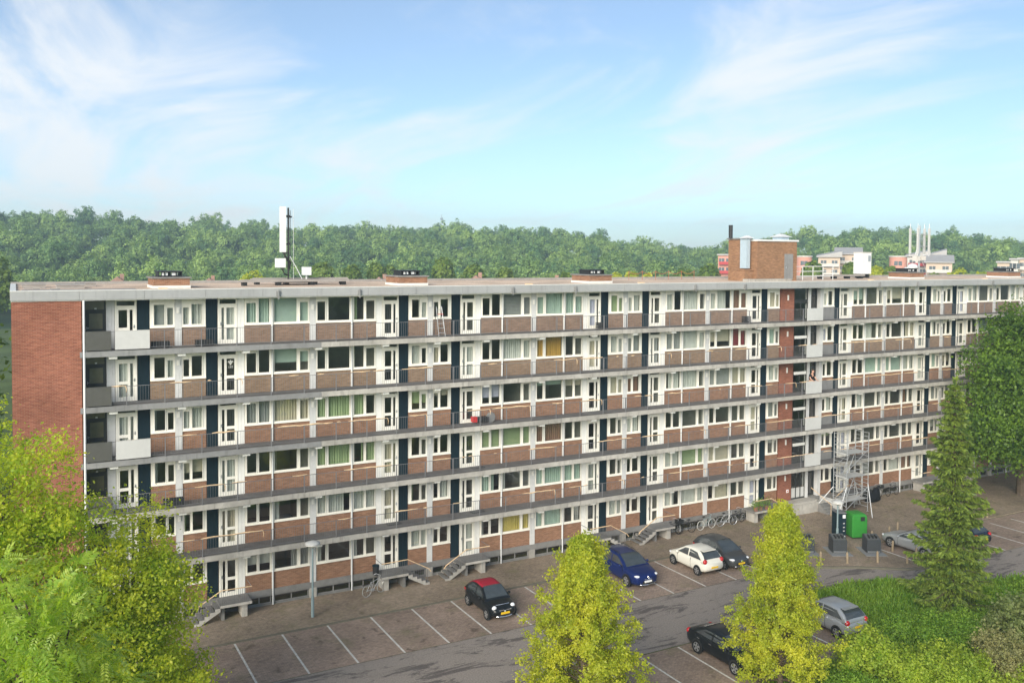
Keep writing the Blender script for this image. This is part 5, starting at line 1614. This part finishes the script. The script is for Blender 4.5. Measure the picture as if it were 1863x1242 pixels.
# the big broadleaf tree at the right and one beyond the left gable
tree('broadleaf_tree', 'large dark green broadleaf tree at the right end of the block', (65.4, -5.2, 0), [(63.3, -7.2, 12.4, 3.4, 4.2, 3.6), (60.2, -7.6, 9.8, 3.1, 3.4, 2.8), (67.5, -6.4, 12.2, 5.0, 4.5, 4.2), (64, -7, 8.4, 5.2, 5, 4.2), (58.2, -7.6, 6.8, 2.8, 3.0, 2.4), (61.5, -7.2, 5.2, 4.0, 4.2, 2.3), (69.5, -6.2, 8, 5.5, 5, 4.5), (71.5, -6, 12, 4.5, 4.5, 4)], 1500, 85000, .25, 'leaf_big', .42, (64, -6, 13.5), 31, .52, 70)
tree('broadleaf_tree', 'green tree rising beyond the sunlit gable at the left edge', (-13.5, 14, 0), [(-12.6, 14, 12.8, 3.9, 4, 4.2), (-13.2, 13.5, 8, 4.6, 4.4, 4), (-17, 14, 9.5, 4.5, 4, 4.5), (-12.5, 12, 4, 4.2, 4.2, 3.6)], 560, 24000, .42, 'leaf_linden', .35, (-13.5, 14, 13), 33, .6, 30)


# ------------------------------------------------------------------ the spruce
def spruce(label, base, h, Rm, seed):
    rng = np.random.default_rng(seed)
    root = tag(empty('spruce_tree', base), label, 'tree')
    mb = MB().tube([(0, 0, 0), (.02, 0, h * .5), (0, 0, h - .1)], [.22, .13, .02], 9)
    P, T = [], []
    z = .9
    while z < h - .15:
        q = z / h
        R_ = Rm * (1 - q) ** .78 * (.88 + .12 * math.sin(z * 2.3)) + .10
        nb = int(5 + 6 * (1 - q))
        a0 = rng.random() * 6.3
        for i in range(nb):
            a = a0 + 2 * PI * i / nb + rng.normal() * .2
            l = R_ * (.55 + .75 * rng.random()); d = np.array((math.cos(a), math.sin(a)))
            dr = .10 + .28 * (1 - q)
            ts = np.linspace(0, 1, 6)
            line = [(d[0] * l * t, d[1] * l * t, z + l * (-dr * 1.5 * t + dr * 1.25 * t * t) + rng.normal() * .01) for t in ts]
            mb.tube(line, [.028 * (1 - q) + .008] + [.012] * 4 + [.004], 4, cap=False)
            n = int(45 + 170 * l / Rm)
            t = rng.random(n) ** .62
            pos = np.stack([d[0] * l * t, d[1] * l * t, z + l * (-dr * 1.5 * t + dr * 1.25 * t * t)], 1)
            side = np.array((-d[1], d[0], 0)); sw = rng.normal(size=(n, 1)) * .22 * (1.1 - t[:, None] * .7) * min(1, l)
            pos += side * sw + np.stack([rng.normal(size=n) * .03, rng.normal(size=n) * .03, rng.normal(size=n) * .04 - np.abs(sw[:, 0]) * .25], 1)
            tw = np.array((d[0], d[1], -.35)) * .8 + side * np.sign(sw) * .7 + rng.normal(size=(n, 3)) * .25 + (0, 0, -.25)
            P.append(pos); T.append(tw)
        z += .30 + .16 * (1 - q)
    n = 60
    P.append(np.stack([rng.normal(size=n) * .04, rng.normal(size=n) * .04, h - rng.random(n) * .7], 1)); T.append(rng.normal(size=(n, 3)) * .6 + (0, 0, 1))
    P = np.concatenate(P); T = np.concatenate(T); T /= np.linalg.norm(T, axis=1, keepdims=True)
    n = len(P)
    V = []
    for s in range(2):      # two crossed blades for each twig
        b = np.cross(T, rng.normal(size=(n, 3))); b /= np.linalg.norm(b, axis=1, keepdims=True)
        L = (.16 + .12 * rng.random(n))[:, None]
        V.append(np.stack([P, P + T * L * .45 + b * L * .17, P + T * L, P + T * L * .45 - b * L * .17], 1))
    v = np.concatenate(V).reshape(-1, 3)
    link('crown', np_mesh('crown', v, quads_idx(len(v) // 4), 'leaf_spruce'), root)
    mb.build('trunk', 'bark', root)


spruce('tall narrow spruce with yellow-green tips between the shrubs and the silver coupe', (37.9, -18.2, 0), 12.9, 2.5, 8)


# ------------------------------------------------------------------ shrubs and rough grass
def shrub(label, x, y, r, h, mat, seed, n=7000, size=.12):
    rng = np.random.default_rng(seed)
    root = tag(empty('shrub', (x, y, 0)), label, 'shrub', 'shrubs on the verge')
    blobs = [(0, 0, h * .42, r * .85, r * .85, h * .5)]
    for i in range(6):
        a = rng.random() * 6.28; q = r * (.35 + .45 * rng.random())
        blobs.append((q * math.cos(a), q * math.sin(a), h * (.3 + .45 * rng.random()), r * .45, r * .45, h * .33))
    C, D = blob_points(blobs, 240, rng, .5, .3)
    k = C[:, 2] > .05; C, D = C[k], D[k]
    i = rng.integers(0, len(C), n)
    P = C[i] + rng.normal(size=(n, 3)) * .13; P[:, 2] = np.maximum(P[:, 2], .03)
    Nn = D[i] * .6 + rng.normal(size=(n, 3)) * .7 + (0, 0, .6)
    v = leaf_quads(P, Nn, size * (.6 + .8 * rng.random(n)), rng, .6, .2)
    link('leaves', np_mesh('leaves', v, quads_idx(n), mat), root)
    mb = MB()
    for j in range(9): mb.tube([(rng.normal() * .08, rng.normal() * .08, 0), tuple(C[j * 7] * .55), tuple(C[j * 7])], [.03, .02, .006], 5)
    mb.build('stems', 'bark', root)


SH = [(27.0, -21.4, 1.25, 2.1, 'leaf_bright', 'leafy pale green shrub at the tail of the silver hatchback', 9000, .15),
      (28.0, -23.6, 1.5, 1.7, 'leaf_bright', 'bright green shrub in front of the pale one, lower edge of the picture', 9000, .13),
      (29.6, -24.0, 1.6, 1.75, 'leaf_bright', 'sunlit bright green shrub left of the dry bush', 9000, .13),
      (29.0, -26.0, 1.7, 1.9, 'leaf_bright', 'lowest bright green shrub at the bottom edge', 9000, .13),
      (31.3, -25.3, 1.6, 2.1, 'leaf_dry', 'brownish dry-looking shrub among the green ones', 9000, .11),
      (33.0, -24.6, 1.5, 2.2, 'leaf_dry', 'beige-green shrub right of the dry-looking one', 8000, .11),
      (31.4, -27.4, 1.7, 2.1, 'leaf_bright', 'bright green shrub in the bottom right corner', 9000, .14),
      (33.6, -27.0, 1.6, 2.0, 'leaf_pale', 'pale grey-green shrub in the bottom right corner', 8000, .12),
      (31.9, -19.9, 1.2, 1.25, 'leaf_shrub', 'mid green shrub just behind the silver hatchback', 7000, .12),
      (33.3, -20.6, 1.4, 1.5, 'leaf_shrub', 'mid green shrub left of the spruce foot', 8000, .12),
      (31.6, -21.9, 1.4, 1.5, 'leaf_shrub', 'mid green shrub above the bright green ones', 8000, .12),
      (33.6, -22.7, 1.3, 1.5, 'leaf_shrub', 'mid green shrub above the dry-looking shrub', 7000, .12),
      (35.3, -21.0, 1.3, 1.2, 'leaf_shrub', 'dark green shrub at the spruce foot', 7000, .12),
      (36.0, -23.3, 1.7, 2.9, 'leaf_pale', 'tall pale yellow-green bush at the right edge', 12000, .17),
      (38.0, -22.5, 1.6, 2.2, 'leaf_pale', 'pale bush behind the tall one at the right edge', 8000, .15),
      (41.3, -19.6, 1.4, 1.1, 'leaf_shrub', 'low dark shrub right of the spruce', 7000, .13),
      (43.8, -20.2, 1.5, 1.2, 'leaf_shrub', 'low green shrub by the road bend', 7000, .13),
      (46.3, -21.0, 1.6, 1.4, 'leaf_shrub', 'green shrub by the road at the far right', 7000, .13),
      (24.9, -22.4, 1.1, 1.0, 'leaf_shrub', 'low shrub at the foot of the right yellow-green tree', 6000, .11),
      (20.3, -21.6, 1.0, .8, 'leaf_bright', 'small bright shrub left of the right yellow-green tree', 5000, .11),
      (72.5, -9.0, 1.8, 1.8, 'leaf_shrub', 'dark shrub under the large tree', 6000, .2)]
for i, (x, y, r, h, mt, lb, n, sz) in enumerate(SH): shrub(lb, x, y, r, h, mt, 100 + i, n, sz)


def inside(P, poly):
    x, y = P[:, 0], P[:, 1]; c = np.zeros(len(P), bool); n = len(poly)
    for i in range(n):
        (xa, ya), (xb, yb) = poly[i], poly[(i + 1) % n]
        c ^= ((ya > y) != (yb > y)) & (x < (xb - xa) * (y - ya) / (yb - ya + 1e-9) + xa)
    return c


def grass(label, poly, n, hgt, seed, mat='grass_blade'):
    rng = np.random.default_rng(seed)
    p = np.array(poly); lo, hi = p.min(0), p.max(0)
    P = lo + (hi - lo) * rng.random((n * 2, 2)); P = P[inside(P, poly)][:n]; n = len(P)
    B = np.stack([P[:, 0], P[:, 1], np.full(n, -.03)], 1)
    a = rng.random(n) * 6.28; s = np.stack([np.cos(a), np.sin(a), np.zeros(n)], 1)
    cl = .6 + .8 * (np.sin(P[:, 0] * 1.7) * np.sin(P[:, 1] * 2.1) * .5 + .5)
    h = (hgt * (.5 + rng.random(n)) * cl)[:, None]
    lean = np.stack([rng.normal(size=n) * .5, rng.normal(size=n) * .5, np.ones(n)], 1)
    v = np.stack([B - s * .02, B + s * .02, B + s * .012 + lean * h * (.6, .6, .6), B + lean * h], 1).reshape(-1, 3)
    v2 = np.stack([B - s * .03, B + s * .03, B + lean * h * (.8, .8, 1) + s * .02, B + lean * h * (.8, .8, 1) - s * .02], 1).reshape(-1, 3)
    o = link('grass', np_mesh('grass', v2, quads_idx(n), mat)); tag(o, label, 'grass', kind='stuff')


grass('rough green grass between the road and the spruce', [(32.1, -14.9), (32.6, -13.4), (33.7, -12.7), (36, -12.95), (38, -13.5), (39.9, -14.45), (43, -16.1), (47, -17.7), (52, -19.2), (52, -24), (40, -27), (31.7, -22)], 48000, .30, 61)
grass('grass verge below the lower parking row', [(4, -19.95), (31.6, -19.95), (31.6, -26), (24, -27), (4, -24)], 26000, .28, 62)

# ------------------------------------------------------------------ far surroundings
def polar(az, d, z=0):
    return (CAM.x + d * math.sin(az), CAM.y + d * math.cos(az), z)


def az_of(u): return yaw + math.atan((u - 931.5) / 1650)


RIDGE = [(-40, 26), (-12, 27), (-1, 28.5), (4, 25.5), (9, 22.5), (15, 23.5), (19, 21), (24, 22), (28, 21.5), (33, 19), (37, 13), (40, 11), (43, 13), (44.5, 19), (47, 21), (51, 21), (54, 19), (57, 16), (60, 14), (75, 13), (100, 12)]


def ridge(azd):
    for (a, va), (b, vb) in zip(RIDGE, RIDGE[1:]):
        if a <= azd <= b: return va + (vb - va) * (azd - a) / (b - a)
    return 10


def hill_z(azd, d):
    t = max(0, min(1, (d - 250) / 290)); t = t * t * (3 - 2 * t)
    return ridge(azd) * t + 1.2 * math.sin(azd * .9 + d * .02) * t


hv, hf = [], []
azs = [-40 + 2.5 * i for i in range(57)]; ds = [240 + 25 * i for i in range(25)]
for a in azs:
    for d in ds: hv.append(polar(R(a), d, hill_z(a, d) - .2))
nd = len(ds)
for i in range(len(azs) - 1):
    for j in range(nd - 1): hf.append((i * nd + j, i * nd + j + 1, (i + 1) * nd + j + 1, (i + 1) * nd + j))
o = MB().add(hv, hf).build('hill', 'forest_floor', smooth=True); tag(o, kind='structure')


def crown_proto(seed, n=1500, squash=1.0, size=.115):
    """unit crown: a lumpy mass of leaf sprays round a dark heart, radius about 1, base at z=0"""
    rng = np.random.default_rng(seed)
    lobes = [(0, 0, .95, .60, .60, .62 * squash)]
    for i in range(9):
        a = rng.random() * 6.28; q = .30 + .34 * rng.random(); rr_ = .28 + .20 * rng.random()
        lobes.append((q * math.cos(a), q * math.sin(a), .50 + .85 * rng.random() * squash, rr_, rr_, rr_ * squash))
    C, D = blob_points(lobes, 150, rng, .84, .14)
    k = rng.integers(0, len(C), n)
    P = C[k] + rng.normal(size=(n, 3)) * .065
    Nn = D[k] + rng.normal(size=(n, 3)) * .42 + (0, 0, .25)
    v = leaf_quads(P, Nn, size * (.6 + .8 * rng.random(n)), rng, .85)
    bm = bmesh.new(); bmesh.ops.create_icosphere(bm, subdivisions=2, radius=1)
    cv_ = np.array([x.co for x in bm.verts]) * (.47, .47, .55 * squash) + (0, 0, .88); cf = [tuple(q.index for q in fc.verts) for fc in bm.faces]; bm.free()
    me = np_mesh('forest_crown', v, quads_idx(n), 'leaf_forest')
    o1 = bpy.data.objects.new('forest_crown', me)
    return o1, cv_, cf


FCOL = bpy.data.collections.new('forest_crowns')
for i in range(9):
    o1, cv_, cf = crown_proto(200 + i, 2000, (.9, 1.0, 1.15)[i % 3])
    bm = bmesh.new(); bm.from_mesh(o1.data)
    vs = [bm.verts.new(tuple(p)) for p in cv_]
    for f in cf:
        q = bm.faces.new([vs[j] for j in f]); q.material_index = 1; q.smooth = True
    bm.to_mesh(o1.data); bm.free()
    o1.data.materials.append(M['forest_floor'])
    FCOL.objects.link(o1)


def instancer():
    ng = bpy.data.node_groups.new('forest_nodes', 'GeometryNodeTree')
    ng.interface.new_socket('Geometry', in_out='INPUT', socket_type='NodeSocketGeometry')
    ng.interface.new_socket('Geometry', in_out='OUTPUT', socket_type='NodeSocketGeometry')
    N, L = ng.nodes, ng.links
    gi, go = N.new('NodeGroupInput'), N.new('NodeGroupOutput')
    ci = N.new('GeometryNodeCollectionInfo'); ci.inputs['Collection'].default_value = FCOL
    ci.inputs['Separate Children'].default_value = True; ci.inputs['Reset Children'].default_value = True
    ip = N.new('GeometryNodeInstanceOnPoints'); ip.inputs['Pick Instance'].default_value = True
    sc = N.new('GeometryNodeInputNamedAttribute'); sc.data_type = 'FLOAT_VECTOR'; sc.inputs['Name'].default_value = 'crown_scale'
    rt_ = N.new('FunctionNodeRandomValue'); rt_.data_type = 'FLOAT_VECTOR'
    rt_.inputs[0].default_value = (-.08, -.08, 0); rt_.inputs[1].default_value = (.08, .08, 6.28)
    L.new(gi.outputs[0], ip.inputs['Points']); L.new(ci.outputs[0], ip.inputs['Instance'])
    L.new(rt_.outputs[0], ip.inputs['Rotation']); L.new(sc.outputs[0], ip.inputs['Scale'])
    L.new(ip.outputs[0], go.inputs[0])
    return ng


FOREST_NODES = instancer()


def forest(name, label, spots, seed):
    """spots: x, y, z, radius"""
    rng = np.random.default_rng(seed)
    me = bpy.data.meshes.new(name)
    me.from_pydata([(x, y, z + 3.6) for x, y, z, r in spots], [], [])
    at = me.attributes.new('crown_scale', 'FLOAT_VECTOR', 'POINT')
    at.data.foreach_set('vector', np.array([(r, r, r * (.85 + .30 * rng.random())) for x, y, z, r in spots], dtype=np.float32).ravel())
    o = link(name, me); tag(o, label, 'forest', kind='stuff')
    o.modifiers.new('crowns', 'NODES').node_group = FOREST_NODES
    return o


rng0 = np.random.default_rng(77)
spots = []
d = 262.0
while d < 640:
    step = 6.3 + (d - 240) * .01
    a = -12.0 + rng0.random()
    while a < 72:
        aa, dd = a + rng0.normal() * .25, d + rng0.normal() * 3.5
        if not (40 < aa < 62 and dd < 345):
            x, y, _ = polar(R(aa), dd)
            spots.append((x, y, hill_z(aa, dd) + rng0.normal() * .8, 2.9 + 3.5 * rng0.random() ** 1.6))
        a += math.degrees(step / d)
    d += 7.5 + (d - 240) * .025
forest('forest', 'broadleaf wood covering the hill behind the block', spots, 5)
spots = []
for i in range(60):
    x = -170 + 5.6 * i + rng0.normal() * 2; y = -96 + rng0.normal() * 7 - .12 * abs(x)
    spots.append((x, y, 0, 5 + 2.5 * rng0.random()))
forest('forest', 'belt of trees opposite the block', spots, 6)


def far_tree(u, v, wpx, D, mat, label, seed):
    az = az_of(u); D2 = D
    r = wpx / 1650 * D2 / 2; ztop = CAM.z + (461.6 - v) / 1650 * D2
    x, y, _ = polar(az, D2)
    rng = np.random.default_rng(seed)
    root = tag(empty('park_tree', (x, y, 0)), label, 'tree', 'trees beyond the roof')
    n = 2200
    h = max(r * 1.9, 5)
    blobs = [(0, 0, ztop - r * 1.0, r * .8, r * .8, r * .95), (r * .3, 0, ztop - r * 1.6, r * .7, r * .7, r * .8), (-r * .35, .1, ztop - r * 1.5, r * .65, r * .7, r * .8), (0, r * .2, ztop - r * 2.2, r * .75, r * .75, r * .8)]
    C, Dn = blob_points(blobs, n, rng, .8, .1)
    vv = leaf_quads(C, Dn + rng.normal(size=C.shape) * .5 + (0, 0, .3), .7 * (.6 + .8 * rng.random(n)), rng, .9)
    link('crown', np_mesh('crown', vv, quads_idx(n), mat), root)
    MB().tube([(0, 0, 0), (0, 0, ztop - r)], [.3, .1], 7).build('trunk', 'bark', root)


FT = [(460, 494, 70, 170, 'leaf_yellow', 'low yellow-green tree behind the roof left of the white antenna'), (586, 479, 46, 200, 'leaf_linden', 'round tree just right of the white antenna'), (640, 484, 40, 205, 'leaf_linden', 'round tree behind the roof left of the second chimney'),
      (684, 481, 30, 210, 'leaf_linden', 'narrow tree behind the roof, left of the second chimney pair'), (708, 485, 28, 212, 'leaf_linden', 'small tree directly behind the second chimney'), (806, 468, 40, 215, 'leaf_linden', 'pointed tree behind the roof right of the second chimney'),
      (862, 482, 46, 205, 'leaf_linden', 'round tree behind the roof midway between second and third chimney'), (919, 487, 32, 200, 'leaf_linden', 'small round tree behind the roof left of the third chimney'), (1028, 497, 34, 190, 'leaf_linden', 'low tree just left of the third chimney'),
      (1122, 496, 22, 185, 'leaf_yellow', 'first of the small yellow trees right of the third chimney'), (1150, 494, 30, 185, 'leaf_yellow', 'second of the small yellow trees right of the third chimney'), (1178, 497, 24, 185, 'leaf_yellow', 'third of the small yellow trees right of the third chimney'),
      (1245, 484, 62, 200, 'leaf_linden', 'broad tree behind the rope barrier'), (1290, 478, 44, 210, 'leaf_linden', 'tree behind the roof left of the plant room'), (1478, 471, 40, 210, 'leaf_linden', 'tree just right of the plant room'), (1548, 472, 28, 215, 'leaf_linden', 'small tree left of the white roof cabinet'),
      (1595, 479, 30, 205, 'leaf_yellow', 'yellow-green tree right of the white roof cabinet'), (1622, 480, 28, 205, 'leaf_linden', 'green tree left of the silver antenna mast'), (1700, 490, 40, 200, 'leaf_linden', 'low tree right of the silver antenna mast'), (1745, 481, 60, 210, 'leaf_yellow', 'broad yellow-green tree in front of the wooded hill at the right'),
      (1790, 486, 50, 205, 'leaf_yellow', 'yellow-green tree left of the cream building at the right edge'), (-12, 470, 60, 190, 'leaf_linden', 'tree behind the far left roof corner')]
for i, a in enumerate(FT): far_tree(*a, 300 + i)


def far_block(name, label, u0, u1, v, D, wall, floors, roof='flat', bands=None, round_=False):
    a0, a1 = az_of(u0), az_of(u1)
    p0, p1 = Vector(polar(a0, D)), Vector(polar(a1, D)); w = (p1 - p0).length
    ztop = CAM.z + (461.6 - v) / 1650 * D
    dirx = (p1 - p0).normalized(); ang = math.atan2(dirx.y, dirx.x)
    b = tag(empty(name, (p0.x, p0.y, 0), ang), label, 'building')
    dep = 11
    if round_:
        mb = MB(); mb.lathe([(w / 2, 0), (w / 2, ztop), (w / 2 - .3, ztop + .02)], 28, 'z', (w / 2, w / 2, 0)); mb.build('wall', wall, b)
        MB().lathe([(w / 2 + .2, ztop + .03), (w / 2 + .2, ztop + .4)], 28, 'z', (w / 2, w / 2, 0)).build('roof', 'pale_white', b)
    else:
        MB().box(0, w, 0, dep, 0, ztop).build('wall', wall, b)
        if roof == 'flat': MB().box(-.4, w + .4, -.6, dep + .4, ztop + .01, ztop + .45).build('roof', 'roof_far', b)
        else:
            mb = MB(); mb.add([(-.6, -.8, ztop + .01), (w + .6, -.8, ztop + .01), (w + .6, dep + .8, ztop + .01), (-.6, dep + .8, ztop + .01), (-.6, -.8, ztop + .3), (w + .6, -.8, ztop + .3 + (1.6 if roof == 'shed' else 0)), (w + .6, dep + .8, ztop + 2.4), (-.6, dep + .8, ztop + (.8 if roof == 'shed' else 2.4))], BOXF); mb.build('roof', 'roof_far', b)
    n = max(2, int(w / 3.2))
    for f_ in range(floors):
        z = ztop - 2.5 - f_ * 2.9
        if z < 8: break
        for i in range(n):
            xx = (i + .5) * w / n
            if round_:
                an = -PI / 2 + (i - (n - 1) / 2) * .45
                cx_, cy_ = w / 2 + (w / 2 + .02) * math.cos(an), w / 2 + (w / 2 + .02) * math.sin(an)
                MB().box(cx_ - .5, cx_ + .5, cy_ - .06, cy_ + .06, z, z + 1.3).build('window', 'far_window', b)
            else:
                wn = MB().box(xx - .85, xx + .85, -.06, -.01, z, z + 1.5).build('window', 'far_window', b)
                MB().box(xx - .05, xx + .05, -.09, -.061, z, z + 1.5).box(xx - .95, xx + .95, -.12, -.061, z - .12, z).build('frame', 'pale_white', wn)
        if bands and not round_:
            MB().box(.3, w - .3, -1.2, -.13, z - .5, z - .35).box(.3, w - .3, -1.22, -1.15, z - .35, z + .5).build('balcony', bands, b)
    return b


far_block('apartment_house', 'salmon apartment house with red balconies left of the plant room', 1306, 1332, 462, 300, 'salmon', 3, bands='far_red')
far_block('round_house', 'rounded salmon building right of the plant room', 1448, 1477, 464, 296, 'salmon', 1, round_=True)
far_block('apartment_house', 'cream stepped apartment house between plant room and roof cabinet', 1488, 1528, 464, 305, 'pale_wall', 3, 'shed', 'pale_white')
far_block('apartment_house', 'taller cream apartment house behind the roof cabinet', 1520, 1566, 459, 318, 'pale_wall', 3, 'gable', 'pale_white')
far_block('round_house', 'rounded salmon building left of the silver antenna mast', 1617, 1650, 463, 296, 'salmon', 1, round_=True)
far_block('apartment_house', 'white apartment house behind the silver antenna mast', 1650, 1688, 462, 312, 'pale_white', 3, 'shed', 'far_red')
far_block('apartment_house', 'cream gabled apartment house with balconies right of the antenna mast', 1684, 1732, 472, 300, 'pale_wall', 3, 'gable', 'pale_white')
far_block('apartment_house', 'tan apartment house peeping over the gabled one', 1692, 1718, 460, 326, 'pale_wall', 2, 'shed')
far_block('apartment_house', 'cream apartment block at the right edge of the view', 1814, 1836, 471, 290, 'pale_wall', 3, bands='pale_white')
far_block('apartment_house', 'tall white apartment block at the right edge of the view', 1838, 1852, 466, 292, 'pale_white', 4)
far_block('apartment_house', 'grey-tan apartment block cut by the right edge', 1853, 1885, 465, 296, 'pale_wall', 4, bands='pale_white')


def far_house(u, v, wpx, D, label, wallm='pale_white'):
    x, y, _ = polar(az_of(u), D); w = wpx / 1650 * D; zt = CAM.z + (461.6 - v) / 1650 * D
    b = tag(empty('house', (x, y, 0), -az_of(u)), label, 'house', 'small houses beyond the roof')
    MB().box(-w / 2, w / 2, 0, 9, 0, zt - w * .45).build('wall', wallm, b)
    mb = MB(); e = zt - w * .45
    mb.add([(-w / 2 - .3, -.4, e), (w / 2 + .3, -.4, e), (0, -.4, zt), (-w / 2 - .3, 9.4, e), (w / 2 + .3, 9.4, e), (0, 9.4, zt)], [(0, 1, 2), (5, 4, 3), (0, 2, 5, 3), (1, 4, 5, 2), (0, 3, 4, 1)])
    rf = mb.build('roof', 'tile_roof', b)
    MB().box(w * .15, w * .15 + .8, 4, 4.8, zt - w * .3, zt + .6).build('chimney', 'tile_roof', rf)
    for s in (-1, 1): MB().box(s * w * .2 - .5, s * w * .2 + .5, -.05, .0, e - 1.8, e - .5).build('window', 'far_window', b)


far_house(214, 505, 22, 210, 'gabled house roof peeping over the roof left of the first chimney')
far_house(381, 508, 16, 215, 'gabled house roof peeping over the roof right of the first chimney')
far_house(866, 502, 26, 190, 'house roof peeping over the roof between second and third chimney', 'salmon')
far_house(690, 506, 40, 190, 'house roofs behind the roof left of the second chimney', 'salmon')
far_house(1006, 506, 24, 190, 'house roof peeping over the roof left of the third chimney')
ms_ = tag(empty('radio_mast', polar(az_of(803), 575, 20)), 'thin distant radio mast on the wooded ridge', 'mast')
MB().tube([(0, 0, 0), (0, 0, 24)], .22, 6).build('pole', 'metal', ms_); MB().box(-.6, .6, -.6, .6, 20.5, 22.0).build('drum', 'metal', ms_)

# ------------------------------------------------------------------ haze
def haze():
    m, nt, N, L, out = newmat('haze_air')
    v = N.new('ShaderNodeVolumePrincipled')
    v.inputs['Color'].default_value = (.72, .88, 1.0, 1)
    v.inputs['Density'].default_value = .00065
    v.inputs['Anisotropy'].default_value = .3
    L.new(v.outputs[0], out.inputs['Volume'])
    o = MB().box(-810, 1010, -910, 910, -1.5, 60).build('haze', 'haze_air')
    tag(o, 'thin bluish haze in the air', 'haze', kind='stuff')


haze()
